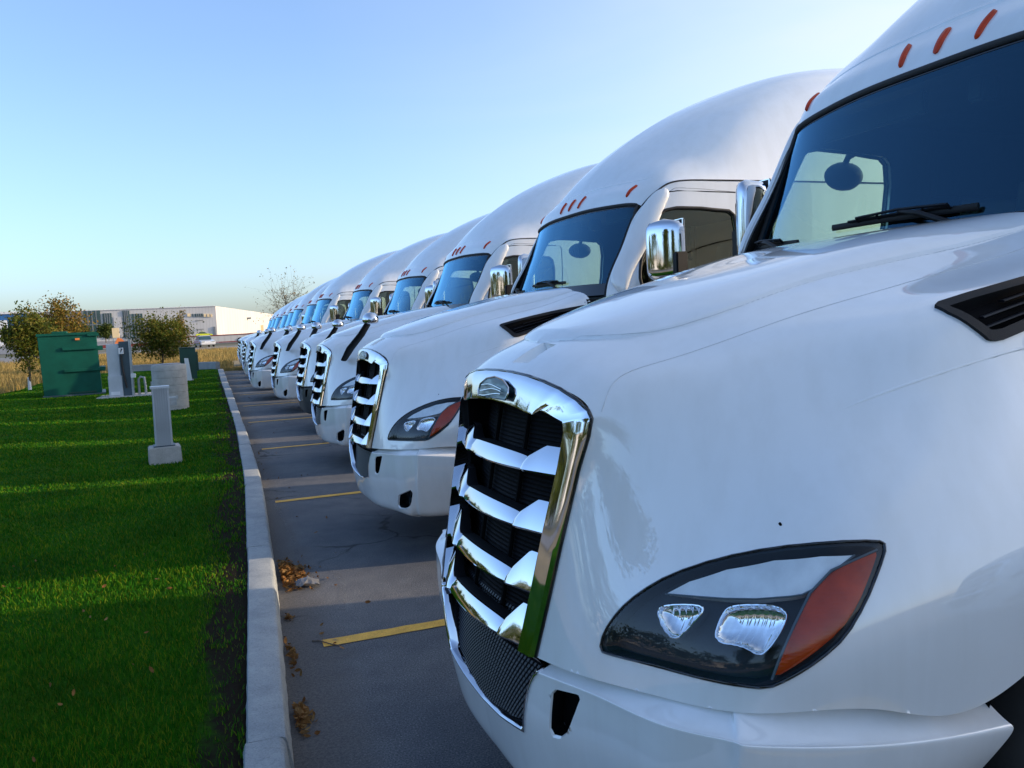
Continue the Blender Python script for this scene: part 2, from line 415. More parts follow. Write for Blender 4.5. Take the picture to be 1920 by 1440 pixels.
def mk_leafy(name,stops,rough=.6,scale=3,trans=.35):
    m,t,o=nt(name); p=prin(t,o,stops[0],rough,spec=.12)
    ob=t.nodes.new('ShaderNodeNewGeometry'); r=ob.outputs['Random Per Island']
    n=len(stops); c=ramp(t,r,[((i+.0)/max(1,n-1),s) for i,s in enumerate(stops)])
    c2=ramp(t,noise(t,scale,4),[(.3,(.55,.60,.6)),(.5,(.9,.92,.9)),(.7,(1.35,1.2,1.1))])
    x=t.nodes.new('ShaderNodeMix');x.data_type='RGBA';x.blend_type='MULTIPLY';x.inputs[0].default_value=1
    t.links.new(c,x.inputs[6]);t.links.new(c2,x.inputs[7]); t.links.new(x.outputs[2],p.inputs['Base Color'])
    tl=t.nodes.new('ShaderNodeBsdfTranslucent'); t.links.new(x.outputs[2],tl.inputs[0])
    mx=t.nodes.new('ShaderNodeMixShader'); mx.inputs[0].default_value=trans
    t.links.new(p.outputs[0],mx.inputs[1]);t.links.new(tl.outputs[0],mx.inputs[2]);t.links.new(mx.outputs[0],o.inputs[0]); return m
M['blade']=mk_leafy('grass_blade',[(.008,.09,.001),(.018,.13,.002),(.045,.165,.003),(.16,.20,.008)],.75,1.1,.12)
M['dryblade']=mk_leafy('dry_grass_blade',[(.30,.20,.07),(.42,.30,.11),(.24,.20,.06),(.50,.36,.15)],.7,.5,.3)
M['leafA']=mk_leafy('autumn_leaf_olive',[(.05,.085,.012),(.10,.13,.018),(.20,.16,.03),(.07,.11,.015)],.55,2)
M['leafB']=mk_leafy('autumn_leaf_gold',[(.22,.15,.03),(.12,.13,.02),(.34,.18,.04),(.08,.11,.02)],.55,2)
M['leafC']=mk_leafy('green_leaf',[(.035,.065,.012),(.06,.09,.018),(.09,.10,.02),(.05,.08,.02)],.55,2)
M['lattice']=simple('lattice_plastic',(.004,.006,.010),.45,var=.3)
M['litter']=mk_leafy('dead_leaf',[(.20,.085,.025),(.30,.15,.05),(.12,.055,.02),(.36,.22,.09)],.7,6,.15)
M['bark']=mk_conc('bark',(.07,.055,.04),(.14,.11,.085),12)
M['dry']=mk_conc('dry_field',(.20,.15,.065),(.33,.245,.12),.35)
M['scrub']=mk_conc('field_green',(.06,.085,.025),(.14,.13,.05),.2)
M['road']=mk_conc('road_surface',(.17,.165,.16),(.25,.24,.23),.5)
M['far']=mk_conc('far_plain',(.09,.10,.05),(.18,.15,.09),.02)
M['green']=simple('green_enamel',(.003,.078,.055),.55,var=.15,nscale=3,spec=.2)
M['greend']=simple('dark_green_enamel',(.006,.05,.035),.45,var=.2,nscale=3)
M['utilgrey']=simple('grey_enamel',(.50,.53,.56),.45,var=.1,nscale=3)
M['utildark']=simple('slate_enamel',(.05,.08,.10),.45,var=.15,nscale=3)
M['white']=simple('white_plastic',(.72,.73,.74),.5,var=.06)
M['galv']=simple('galvanised_steel',(.42,.44,.46),.4,metal=.7,var=.15,nscale=20)
M['yellow']=simple('yellow_car_paint',(.62,.66,.02),.3,coat=1,var=.06)
M['silver']=simple('silver_car_paint',(.55,.57,.60),.3,coat=1,var=.06)
M['red']=simple('red_paint',(.22,.03,.025),.5,var=.15)
M['orange']=simple('orange_plastic',(.75,.22,.05),.5,var=.1)
M['signy']=simple('sign_cream',(.80,.62,.35),.5,var=.05)
def mk_clad(name,a,vert=8.):
    m,t,o=nt(name); p=prin(t,o,a,.55)
    w=t.nodes.new('ShaderNodeTexWave'); w.inputs['Scale'].default_value=vert; w.bands_direction='X'
    tc=t.nodes.new('ShaderNodeTexCoord'); t.links.new(tc.outputs['Object'],w.inputs[0])
    c=ramp(t,w.outputs['Fac'],[(.0,tuple(x*.90 for x in a)),(.3,a)]); c2=ramp(t,noise(t,.12,4),[(.3,(.92,)*3),(.7,(1.05,)*3)])
    x=t.nodes.new('ShaderNodeMix');x.data_type='RGBA';x.blend_type='MULTIPLY';x.inputs[0].default_value=1
    t.links.new(c,x.inputs[6]);t.links.new(c2,x.inputs[7]);t.links.new(x.outputs[2],p.inputs['Base Color']); return m
M['clad']=mk_clad('white_cladding',(.50,.50,.50),.35)
M['cladb']=mk_clad('blue_cladding',(.03,.13,.34),.35)
M['bglass']=simple('office_glass',(.03,.07,.08),.1,coat=.5,var=.4,nscale=.3)
M['bgrey']=simple('grey_panel',(.16,.18,.20),.5,var=.1,nscale=.3)

# ------------------------------------------------------------ the tractor (x forward, y to the driver's side, z up)
CREASE=np.array([(-.13,0.0),(-.15,.12),(-.17,.20),(-.23,.33),(-.31,.405),(-.45,.475),(-.62,.50),(-.78,.515),(-.9,.55),(-1.09,.60),(-1.2,.64),(-1.6,.74)])
CREASE=chaikin(CREASE,3,False); CREASE=CREASE[np.argsort(-CREASE[:,0])]
def hood_post(q):
    vc=np.interp(-q[:,0],-CREASE[:,0],CREASE[:,1],left=-1)
    d=np.clip((vc-np.abs(q[:,1]))/.004+.5,0,1)
    q=q.copy(); w_=np.clip((vc-np.abs(q[:,1]))/.16,0,1); q[:,2]+=(.009*d+.016*w_*(2-w_))*np.clip((-q[:,0]-.10)/.08,0,1)
    return q
HOOD=[
 [(.003,0,1.558),(-.001,.22,1.549),(-.024,.385,1.518),(-.052,.500,1.456),(-.02,.48,1.31),(.02,.456,1.14),(.058,.432,.97),(.097,.408,.80)],
 [(-.10,0,1.622),(-.105,.24,1.610),(-.12,.43,1.566),(-.135,.545,1.50),(-.11,.585,1.34),(-.055,.595,1.16),(.005,.595,.98),(.05,.59,.81)],
 [(-.27,0,1.682),(-.28,.29,1.668),(-.31,.53,1.605),(-.34,.66,1.54),(-.31,.75,1.38),(-.23,.805,1.19),(-.10,.80,.99),(-.045,.80,.822)],
 [(-.55,0,1.768),(-.56,.37,1.75),(-.58,.62,1.685),(-.60,.80,1.61),(-.55,.90,1.44),(-.42,.995,1.25),(-.21,1.008,1.01),(-.163,1.003,.844)],
 [(-.9,0,1.846),(-.9,.43,1.832),(-.9,.715,1.752),(-.87,.915,1.69),(-.85,.995,1.53),(-.74,1.08,1.31),(-.46,1.12,1.06),(-.40,1.10,.84)],
 [(-1.2,0,1.912),(-1.21,.47,1.90),(-1.22,.76,1.82),(-1.22,.93,1.765),(-1.22,1.005,1.58),(-1.18,1.10,1.36),(-.86,1.17,1.13),(-.68,1.15,.822)],
 [(-1.47,0,1.952),(-1.5,.5,1.948),(-1.54,.80,1.925),(-1.565,.94,1.85),(-1.57,1.005,1.65),(-1.57,1.11,1.42),(-1.4,1.19,1.25),(-1.15,1.2,1.12)],
]
# rows top -> bottom, columns centre -> side end
_c=[(.122,0,.755),(.122,.2,.757),(.100,.42,.765),(.040,.64,.778),(-.01,.86,.79),(-.085,1.0,.801),(-.125,1.045,.80),(-.40,1.125,.775),(-.76,1.13,.735)]
def _row(du,dv,w=None,dw=0,cv=0,end=0):
    r=[]
    for k,(a,b,c) in enumerate(_c):
        f=1 if k<5 else (.7 if k==5 else (.35 if k==6 else 0))
        g=0 if k<4 else (.5 if k==4 else 1)
        r.append((a+du*f+(end if k==8 else (end*.4 if k==7 else 0)), b+(dv if k>=5 else 0)*g-cv*(b/1.0), (c+dw) if w is None else w))
    return r
BUMP=[
 _row(-.115,-.10,dw=.058), _row(-.050,-.042,dw=.022), _row(-.002,-.002,dw=.003), _row(.004,.004,dw=-.02),
 _row(.006,-.01,w=.62,cv=.02,end=.06), _row(-.02,-.05,w=.44,cv=.06,end=.16), _row(-.055,-.09,w=.335,cv=.09,end=.24), _row(-.14,-.17,w=.30,cv=.12,end=.28)]
ROOF=[
 [(-1.87,0,2.625),(-1.885,.35,2.625),(-1.93,.65,2.615),(-1.985,.85,2.605),(-2.03,.94,2.59),(-2.05,.965,2.575)],
 [(-1.925,0,2.725),(-1.94,.38,2.725),(-1.98,.68,2.72),(-2.04,.86,2.705),(-2.085,.96,2.675),(-2.11,1.0,2.645)],
 [(-2.01,0,2.82),(-2.03,.4,2.815),(-2.08,.68,2.80),(-2.13,.87,2.772),(-2.16,.98,2.74),(-2.18,1.03,2.70)],
 [(-2.16,0,3.01),(-2.19,.4,2.99),(-2.25,.68,2.945),(-2.29,.88,2.895),(-2.31,1.0,2.80),(-2.31,1.06,2.755)],
 [(-2.46,0,3.255),(-2.49,.4,3.225),(-2.55,.7,3.135),(-2.6,.92,3.0),(-2.62,1.04,2.85),(-2.62,1.09,2.765)],
 [(-2.9,0,3.52),(-2.92,.4,3.485),(-2.95,.72,3.38),(-2.97,.95,3.18),(-2.98,1.07,2.92),(-2.98,1.11,2.765)],
 [(-3.45,0,3.76),(-3.45,.4,3.72),(-3.45,.74,3.60),(-3.45,.98,3.34),(-3.45,1.09,2.99),(-3.45,1.13,2.765)],
 [(-4.1,0,3.95),(-4.1,.42,3.91),(-4.1,.77,3.78),(-4.1,1.01,3.48),(-4.1,1.12,3.07),(-4.1,1.15,2.765)],
 [(-4.9,0,4.03),(-4.9,.42,3.99),(-4.9,.8,3.87),(-4.9,1.03,3.57),(-4.9,1.13,3.12),(-4.9,1.16,2.765)],
 [(-5.7,0,4.04),(-5.7,.42,4.0),(-5.7,.8,3.88),(-5.7,1.04,3.58),(-5.7,1.14,3.13),(-5.7,1.165,2.765)],
]
def _s(w,us,vs): return [(u,v,w) for u,v in zip(us,vs)]
SIDE=[
 [(-2.05,.967,2.575),(-2.11,1.002,2.645),(-2.18,1.032,2.70),(-2.31,1.062,2.755),(-2.62,1.092,2.765),(-3.45,1.132,2.765),(-4.5,1.155,2.765),(-5.7,1.167,2.765)],
 [(-1.955,.955,2.45),(-2.02,1.0,2.46),(-2.11,1.045,2.47),(-2.28,1.08,2.48),(-2.6,1.105,2.48),(-3.43,1.14,2.48),(-4.5,1.16,2.48),(-5.7,1.17,2.48)],
 [(-1.84,.972,2.23),(-1.91,1.02,2.23),(-2.02,1.07,2.23),(-2.2,1.10,2.23),(-2.55,1.122,2.23),(-3.4,1.15,2.23),(-4.5,1.165,2.23),(-5.7,1.17,2.23)],
 [(-1.695,.992,1.95),(-1.76,1.045,1.95),(-1.88,1.095,1.95),(-2.1,1.125,1.95),(-2.5,1.14,1.95),(-3.4,1.155,1.95),(-4.5,1.17,1.95),(-5.7,1.175,1.95)],
 [(-1.66,1.0,1.6),(-1.73,1.06,1.6),(-1.86,1.11,1.6),(-2.1,1.135,1.6),(-2.5,1.15,1.6),(-3.4,1.16,1.6),(-4.5,1.17,1.6),(-5.7,1.175,1.6)],
 [(-1.66,1.02,1.2),(-1.73,1.07,1.2),(-1.86,1.12,1.2),(-2.1,1.14,1.2),(-2.5,1.15,1.2),(-3.4,1.16,1.2),(-4.5,1.17,1.2),(-5.7,1.175,1.2)],
 [(-1.95,1.02,.75),(-2.0,1.07,.75),(-2.1,1.12,.75),(-2.3,1.14,.75),(-2.6,1.15,.75),(-3.4,1.16,.75),(-4.5,1.17,.75),(-5.7,1.175,.75)],
]
WIND=[
 [(-1.875,0,2.62),(-1.89,.35,2.62),(-1.935,.65,2.61),(-1.99,.85,2.60),(-2.035,.93,2.585)],
 [(-1.80,0,2.40),(-1.812,.36,2.395),(-1.855,.67,2.385),(-1.915,.87,2.375),(-1.945,.945,2.37)],
 [(-1.70,0,2.15),(-1.712,.37,2.145),(-1.755,.69,2.14),(-1.815,.885,2.13),(-1.845,.96,2.125)],
 [(-1.585,0,1.89),(-1.60,.37,1.89),(-1.645,.69,1.89),(-1.71,.89,1.89),(-1.74,.97,1.89)],
]

nH=Net(HOOD,post=hood_post); nB=Net(BUMP,centre=(-.6,0,.6)); nR=Net(ROOF,centre=(-3.2,0,2.4)); nS=Net(SIDE,centre=(-3,0,1.8)); nW=Net(WIND,centre=(-3,0,2.0))
def hood_warp(S,n):
    tt=np.linspace(0,3.2,400); out=[]
    for s_ in S:
        q=nH.ev(np.c_[np.full(400,s_),tt]); vc=np.interp(-q[:,0],-CREASE[:,0],CREASE[:,1],left=-1); k=np.where(q[:,1]<vc)[0]
        out.append(max(.06,tt[k[-1]] if len(k) else .06))
    out=np.array(out); k1=int(n*.27); d=.024
    return np.array([np.concatenate([np.linspace(0,tc-d,k1),[tc-d*.4,tc+d*.4],tc+d+(7-tc-d)*np.linspace(0,1,n-k1-2)]) for tc in out])
def scale_of(net,P):
    c=P.mean(0); e=.1; f=net.ev([c])[0]
    return np.array([np.linalg.norm(net.ev([c+[e,0]])[0]-f)/e, np.linalg.norm(net.ev([c+[0,e]])[0]-f)/e])
def inset(net,P,d):
    s=scale_of(net,P); Q=P*s; A=np.roll(Q,1,0);B=np.roll(Q,-1,0); T=B-A; T/=np.linalg.norm(T,axis=1)[:,None]+1e-12
    nn=np.stack([-T[:,1],T[:,0]],1); area=(Q[:,0]*np.roll(Q[:,1],-1)-np.roll(Q[:,0],-1)*Q[:,1]).sum()
    return (Q+nn*(d if area>0 else -d))/s
def poly(net,pts,rnd=1,m=3): return densify(chaikin(net.inv(pts),rnd) if rnd else net.inv(pts),m)

HL=[(0.019,0.626,0.881),(0.006,0.628,0.927),(-0.024,0.652,0.983),(-0.065,0.689,1.034),(-0.123,0.742,1.085),(-0.203,0.824,1.133),(-0.28,0.917,1.169),(-0.366,1.007,1.19),(-0.447,1.058,1.193),(-0.461,1.07,1.183),(-0.428,1.08,1.138),(-0.379,1.089,1.074),(-0.328,1.087,1.013),(-0.271,1.07,0.966),(-0.212,1.04,0.924),(-0.176,1.014,0.901),(-0.133,0.963,0.898),(-0.061,0.802,0.886),(0.002,0.663,0.88)]
AMB=[(-0.44,1.064,1.174),(-0.448,1.069,1.170),(-0.414,1.079,1.129),(-0.369,1.085,1.074),(-0.32,1.081,1.022),(-0.253,1.059,0.97),(-0.184,1.02,0.919),(-0.199,1.024,0.958),(-0.242,1.026,1.032),(-0.289,1.023,1.093),(-0.341,1.032,1.136)]
DRL=[(-0.099,0.742,1.041),(-0.141,0.781,1.076),(-0.201,0.846,1.114),(-0.269,0.93,1.147),(-0.338,1.005,1.164),(-0.395,1.047,1.167),(-0.351,1.037,1.14),(-0.301,1.026,1.103),(-0.276,1.013,1.09),(-0.256,0.995,1.084)]
RF1=[(-0.079,0.74,1.004),(-0.095,0.758,1.018),(-0.135,0.826,1.032),(-0.13,0.834,1.019),(-0.099,0.815,0.977),(-0.082,0.797,0.954),(-0.075,0.764,0.97)]
RF2=[(-0.129,0.897,0.974),(-0.158,0.889,1.027),(-0.177,0.903,1.047),(-0.219,0.969,1.06),(-0.234,1.002,1.05),(-0.215,1.007,1.019),(-0.185,0.998,0.981),(-0.172,0.988,0.968),(-0.158,0.953,0.982)]
VENT=[(-.815,.89,1.686),(-.845,.885,1.706),(-1.176,.919,1.764),(-1.47,.945,1.808),(-1.52,.95,1.812),(-1.525,.965,1.765),(-1.236,.985,1.685),(-.95,.988,1.603),(-.905,.981,1.598),(-.885,.975,1.606)]
NOTCH=[(-.022,.031,1.587),(-.033,.14,1.586),(-.13,.144,1.627),(-.135,.045,1.630)]
SLOT=[(.106,.488,.743),(.077,.6,.761),(.097,.523,.612),(.111,.464,.598)]
FOG=[(.013,.756,.471),(0,.798,.496),(-.075,.933,.554),(-.067,.861,.416),(-.037,.815,.376),(.016,.685,.357)]
WIN=[(-2.135,1.06,2.49),(-2.22,1.07,2.545),(-2.75,1.11,2.54),(-2.84,1.118,2.47),(-2.82,1.13,2.05),(-2.74,1.14,1.94),(-2.0,1.10,1.87),(-1.935,1.08,1.92),(-1.985,1.06,2.22)]
DOOR=[(-2.22,1.05,2.69),(-2.92,1.1,2.685),(-2.97,1.1,2.62),(-2.99,1.14,1.05),(-2.1,1.14,1.05),(-1.83,1.1,1.75),(-1.81,1.08,1.90),(-1.87,1.06,2.09),(-2.12,1.05,2.52)]
PIL=[(-2.27,1.058,2.704),(-2.163,1.055,2.504),(-1.908,1.074,2.092),(-1.818,1.083,1.897),(-1.785,1.067,1.88),(-1.731,1.02,1.95),(-1.72,1.0,2.02),(-1.80,.99,2.18),(-1.93,.985,2.42),(-2.055,.99,2.60),(-2.15,1.03,2.69)]

pHL=poly(nH,HL,1,3); pVENT=poly(nH,VENT,1,3); pNOTCH=poly(nH,NOTCH,0,4)
pSLOT=poly(nB,[SLOT[0],((SLOT[0][0]+SLOT[1][0])/2,(SLOT[0][1]+SLOT[1][1])/2,.752),SLOT[1],(.088,.565,.685),SLOT[2],SLOT[3],(.108,.476,.67)],1,3); pFOG=poly(nB,FOG,1,4)
a_,b_,c_,d_=nB.inv([(.118,.430,.767),(.12,.338,.56),(.14,.17,.530),(.14,0,.515)])
pLOW=np.array([(-.4,a_[1]),tuple(a_),tuple(b_),tuple(c_),(d_[0],0),(d_[0],-.6),(-.4,-.6)])
pWIN=poly(nS,WIN,1,3); pDOOR=poly(nS,DOOR,1,4); pPIL=poly(nS,PIL,2,2)

def both(fn):
    """MB holding fn(side) for both sides"""
    mb=MB(); fn(mb,1); fn(mb,-1); return mb
def add(mb,vf,m=0): mb.add(vf[0],vf[1],m)

def make_truck(loc,th,dark_bumper=False):
    T=empty('semi_truck',loc,math.pi+th)
    # ---- hood
    mb=MB()
    for s in (1,-1):
        add(mb,shell(nH,230,220,[pHL,pVENT]+([pNOTCH] if s>0 else []),s,warp=hood_warp))
    add(mb,wall(nH,pNOTCH,0,-.035,1,shrink=.25)); add(mb,patch(nH,pNOTCH[0]*0+(pNOTCH+(pNOTCH.mean(0)-pNOTCH)*.25),-.035,20,1))
    # rolled edges: return flanges along the back, bottom and round the grille
    for s in (1,-1):
        e=np.array([(6,t) for t in np.linspace(0,7,60)]); add(mb,wall(nH,e,0,-.04,s,False))
        e=np.array([(q,7) for q in np.linspace(0,6,60)]); add(mb,wall(nH,e,0,-.05,s,False))
        for dd in (.0,):
            for line,r in (([(-.07,.520,1.462),(-.12,.50,1.532),(-.19,.50,1.555),(-.31,.55,1.60),(-.45,.6,1.64),(-.6,.645,1.682),(-.77,.69,1.728),(-1.05,.72,1.781),(-1.35,.78,1.828),(-1.56,.82,1.90)],.0012),):
                L=chaikin(nH.inv(line),2,False); mb.tube(line3(nH,L,.0003,s),r,1,5)
        ss=np.linspace(1.35,6,60); tc=hood_warp(ss,40)[:,int(40*.27)+1]; tc[2:-2]=np.convolve(tc,np.ones(5)/5,'valid'); mb.tube(line3(nH,np.c_[ss,tc],.0,s),.0009,1,5)  # dome crease drawn as a grey hairline, its shading put into colour
        # soft body line on the flank below the vent
        L=chaikin(nH.inv([(-.50,.89,1.47),(-.6,.92,1.50),(-.85,1.0,1.56),(-1.2,1.01,1.61),(-1.55,1.0,1.66)]),2,False); mb.tube(line3(nH,L,-.0066+.0020*np.clip(np.linspace(0,3,len(L)),0,1)[:,None],s),.0065,0,10)
    hood=mb.obj('hood',[M['paint'],M['seam_crease']],T,40,weld=.0004,recalc=True)
    MB().lathe([(0,.0035),(.004,.003),(.0065,0)],(-.3135,.9045,1.212),'x',8).obj('paint_chip',[M['void']],hood,60)
    # ---- bumper
    bm_=M['graypaint'] if dark_bumper else M['paint2']
    mb=MB()
    for s in (1,-1):
        add(mb,shell(nB,110,170,[pSLOT,pFOG,pLOW],s))
        add(mb,wall(nB,np.array([(q,8) for q in np.linspace(0,7,40)]),0,-.05,s,False))
        add(mb,wall(nB,pSLOT,0,-.006,s,shrink=.06)); add(mb,wall(nB,pFOG,.0,-.012,s,shrink=.05))
    bumper=mb.obj('bumper',[bm_],T,38,weld=.0004)
    for s in (1,-1):
        mb=MB(); p=inset(nB,pSLOT,.003); add(mb,wall(nB,p,-.005,-.05,s)); add(mb,patch(nB,p,-.05,14,s)); mb.obj('tow_slot',[M['void']],bumper,40)
    for s in (1,-1):
        mb=MB(); p=inset(nB,pFOG,.006); add(mb,wall(nB,p,-.010,-.07,s,shrink=.05)); add(mb,patch(nB,p+(p.mean(0)-p)*.05,-.07,18,s),0)
        c=nB.ev([p.mean(0)])[0]*[1,s,1]; mb.lathe([(0,-.035),(.035,-.030),(.045,-.012),(.040,-.010),(0,-.020)],c+[-.035,0,-.01],'x',20,1)
        mb.obj('fog_lamp',[M['glossblack'],M['lens'] if False else M['housing']],bumper,40)
    # lower grille trim + mesh
    mb=MB()
    for s in (1,-1):
        e=densify(np.concatenate([[(1.7,a_[1])],pLOW[1:5]]),10,False); q=np.array([np.interp(np.arange(len(e)),np.arange(len(e)),e[:,0]),e[:,1]]).T
        A=line3(nB,e,.004,s); cen=np.array((A[-1][0],0,.72)); 
        Bq=A+(cen-A)*np.array([.0,.040,.050]); Bq[:,0]-=.006
        Cq=Bq+[-.045,0,0]
        A0=line3(nB,e,-.012,s)
        n=len(A); V=np.concatenate([A0,A,(A+Bq)/2+[.004,0,0],Bq,Cq]); F=[]
        for k in range(4):
            for i in range(n-1): F.append((k*n+i,k*n+i+1,(k+1)*n+i+1,(k+1)*n+i))
        mb.add(V,F,0)
    mb.obj('grille_trim',[M['chrome']],bumper,60,weld=.0004)
    def lowplate(w0,w1,vtop,vbot,uo,rows,cols):
        mb=MB(); ns=24; V=[];F=[]
        for i in range(5):
            f=i/4; w=w0+(w1-w0)*f; vm=vbot+(vtop-vbot)*f
            for j in range(ns+1):
                v=-vm+2*vm*j/ns; V.append((uo-.22*v*v+(.8-w)*.10-.012,v,w))
        for i in range(4):
            for j in range(ns): a=i*(ns+1)+j; F.append((a,a+1,a+ns+2,a+ns+1))
        mb.add(V,F,0)
        for i in range(rows):
            f=(i+.5)/rows; w=w0+(w1-w0)*f; vm=(vbot+(vtop-vbot)*f)*.985; h=(w1-w0)/rows*.36; st=2*vm/cols
            for j in range(cols):
                v=-vm+st*(j+.5+(.5 if i%2 else 0)); 
                if abs(v)>vm-.006: continue
                u=uo-.22*v*v+(.8-w)*.10; du=-.44*v*st*.36; x=st*.36
                mb.add([(u-du-.012,v-x,w-h),(u+du-.012,v+x,w-h),(u+du-.012,v+x,w+h),(u-du-.012,v-x,w+h),
                        (u-du*.8+.000,v-x*.75,w-h*.7),(u+du*.8+.000,v+x*.75,w-h*.7),(u+du*.8-.006,v+x*.75,w+h*.7),(u-du*.8-.006,v-x*.75,w+h*.7)],
                       [(4,5,6,7),(0,1,5,4),(1,2,6,5),(2,3,7,6),(3,0,4,7)],1)
        return mb
    lowplate(.53,.748,.425,.325,.085,14,44).obj('lower_grille_mesh',[M['void'],M['lattice']],bumper,None,recalc=False)
    lowplate(.756,.86,.42,.405,.075,7,44).obj('grille_mesh',[M['void'],M['lattice']],T,None,recalc=False)
    # ---- grille surround
    O=[(.003,0,1.556),(.002,.11,1.554),(-.001,.22,1.547),(-.010,.31,1.534),(-.022,.385,1.517),(-.038,.45,1.491),(-.050,.492,1.464),(-.053,.503,1.444),(-.044,.500,1.40),(-.02,.48,1.31),(.02,.456,1.14),(.058,.432,.97),(.097,.408,.80)]
    I=[(.028,0,1.467),(.027,.11,1.464),(.025,.20,1.457),(.021,.255,1.447),(.017,.295,1.444),(.006,.33,1.457),(-.005,.38,1.445),(-.014,.424,1.433),(-.012,.431,1.405),(.005,.418,1.31),(.045,.394,1.14),(.08,.370,.97),(.115,.342,.80)]
    O=densify(O,5,False)+[.006,0,0]; I=densify(I,5,False)+[.010,0,0]; n=len(O)
    fr=O*.45+I*.55; fr[:,0]+=.003
    o1=O*.82+I*.18; o1[:,0]+=.007; i1=O*.06+I*.94; i1[:,0]+=.001
    Ob=O+[-.03,0,0]; Ib=I+[-.06,0,0]
    L=[Ob,O,o1,fr,i1,I,Ib]; mb=MB(); V=np.concatenate(L); F=[]
    for k in range(len(L)-1):
        for i in range(n-1): F.append((k*n+i,k*n+i+1,(k+1)*n+i+1,(k+1)*n+i))
    F.append(tuple((k*n+n-1) for k in range(len(L))))
    mb.add(V,F,0); mb.mirror()
    sur=mb.obj('grille_surround',[M['chrome']],T,32,weld=.0004)
    mb=MB(); mb.tube(np.concatenate([(O*[1,-1,1])[::-1],O[1:]])+[-.004,0,0],.006,0,6); mb.obj('trim_gap',[M['glossblack']],sur,60)
    # badge on the top band
    mb=MB(); SH=.03; prof=[(-.115,.002),(-.125,.020),(-.118,.038),(-.07,.058),(0,.066),(.07,.058),(.118,.038),(.125,.020),(.115,.002)]
    def band(v,h):  # h measured up the band from its lower edge
        return np.array((.050-.12*v*v-.30*h,v,1.470+h))
    V=[band(SH,.030)+[.006,0,0]]+[band(v+SH,.004+h) for v,h in prof]; mb.add(V,[(0,i+1,(i+1)%len(prof)+1) for i in range(len(prof))],0)
    mb.tube([band(v+SH,.004+h)+[.001,0,0] for v,h in prof],.0028,1,6,closed=True)
    for k in range(3):
        mb.tube([band(v+SH,.016+.012*k+.006*math.sin(v*22+k))+[.008,0,0] for v in np.linspace(-.085,.085,14)],.0016,1,5)
    mb.obj('badge',[M['badge'],M['chrome']],sur,60,recalc=False)
    # ---- bars
    wt=[1.353,1.203,1.062,.917]; wb=[1.280,1.121,.959,.812]
    for b in range(4):
        mb=MB(); vs=np.linspace(-1,1,73); rows=[]
        for x in vs:
            vl=.345+(((wt[b]+wb[b])/2)-.8)*.126+.012; v=x*vl; a=abs(v)
            ramp_=np.clip((a-.228)/.075,0,1); step=np.clip((a-.225)/.012,0,1)
            top=wb[b]+.032+.012*max(0,1-(v/.235)**2)**.6; top=top+(wt[b]-top)*ramp_
            bot=wb[b]-.006*max(0,1-a/.4)
            u=.058-.36*v*v+(1.3-(top+bot)/2)*.21+.010*step
            sl=.024+.018*ramp_
            rows.append([(u-.07,v,top-.002),(u-sl-.004,v,top+.001),(u-sl,v,top),(u-sl*.45+.003,v,(top*.55+bot*.45)),(u,v,bot+.006),(u-.003,v,bot),(u-.06,v,bot+.012)])
        Rr=np.array(rows); n=len(vs); m=Rr.shape[1]; F=[];mi=[]
        V=Rr.reshape(-1,3)
        for k in range(m-1):
            f=[(i*m+k,(i+1)*m+k,(i+1)*m+k+1,i*m+k+1) for i in range(n-1)]
            F+=f; mi+=[1 if k in (0,5) else 0]*len(f)
        mb.add(V,F,0); mb.m=mi
        mb.obj('grille_bar',[M['chrome'],M['black']],T,28)
    # radiator + shrouds
    mb=MB(); V=[];F=[]
    for i in range(9):
        w=.80+.69*i/8
        for j in range(25):
            v=-.46+.92*j/24; V.append((.058-.36*v*v+(1.3-w)*.21-.088,v,w))
    for i in range(8):
        for j in range(24): a=i*25+j; F.append((a,a+1,a+26,a+25))
    mb.add(V,F,0)
    for v in (-.14,.10): mb.tube([(.054+(1.3-w)*.21-.078,v,w) for w in (.82,1.1,1.46)],.008,1,5)
    for s in (1,-1): mb.box((-.25,s*.41-.02,.74),(-.02,s*.41+.02,1.45),1)
    mb.obj('radiator',[M['rad'],M['void']],T,30)
    mb=MB(); mb.box((-1.6,-.62,.45),(-.22,.62,1.44)); mb.box((-1.5,-.8,.95),(-.5,.8,1.3)); mb.obj('engine_bay',[M['void']],T)
    # ---- headlights
    for s in (1,-1):
        mb=MB(); add(mb,wall(nH,pHL,.000,-.004,s,shrink=.0)); add(mb,wall(nH,pHL,-.004,-.004,s,shrink=.045)); p=pHL+(pHL.mean(0)-pHL)*.045
        add(mb,wall(nH,p,-.004,-.045,s,shrink=.03)); p2=p+(p.mean(0)-p)*.03; add(mb,patch(nH,p2,-.045,46,s))
        hl=mb.obj('headlight',[M['housing']],T,40,recalc=False)
        mb=MB(); add(mb,patch(nH,poly(nH,DRL,0,4),-.012,40,s)); add(mb,wall(nH,poly(nH,DRL,0,4),-.012,-.04,s)); mb.obj('light_guide',[M['drl']],hl,50,recalc=False)
        for rf in (RF1,RF2):
            p=poly(nH,rf,2,2); p=p.mean(0)+(p-p.mean(0))*1.12; mb=MB(); add(mb,patch(nH,p,-.014,40,s,bulge=-.026)); mb.tube(line3(nH,p,-.013,s),.0022,0,6,closed=True); add(mb,wall(nH,p,-.014,-.04,s))
            c=nH.ev([p.mean(0)])[0]; 
            o=mb.obj('reflector',[M['reflector']],hl,50,recalc=False)
            # fluting: fine ribs pressed in the bowl
            me=o.data
            for v in me.vertices: v.co.x+= .0010*math.sin(v.co.y*s*420)
        mb=MB(); pa=poly(nH,AMB,1,3); add(mb,patch(nH,pa,-.006,40,s,bulge=.004)); add(mb,wall(nH,pa,-.006,-.04,s)); mb.obj('turn_signal',[M['amber']],hl,50,recalc=False)
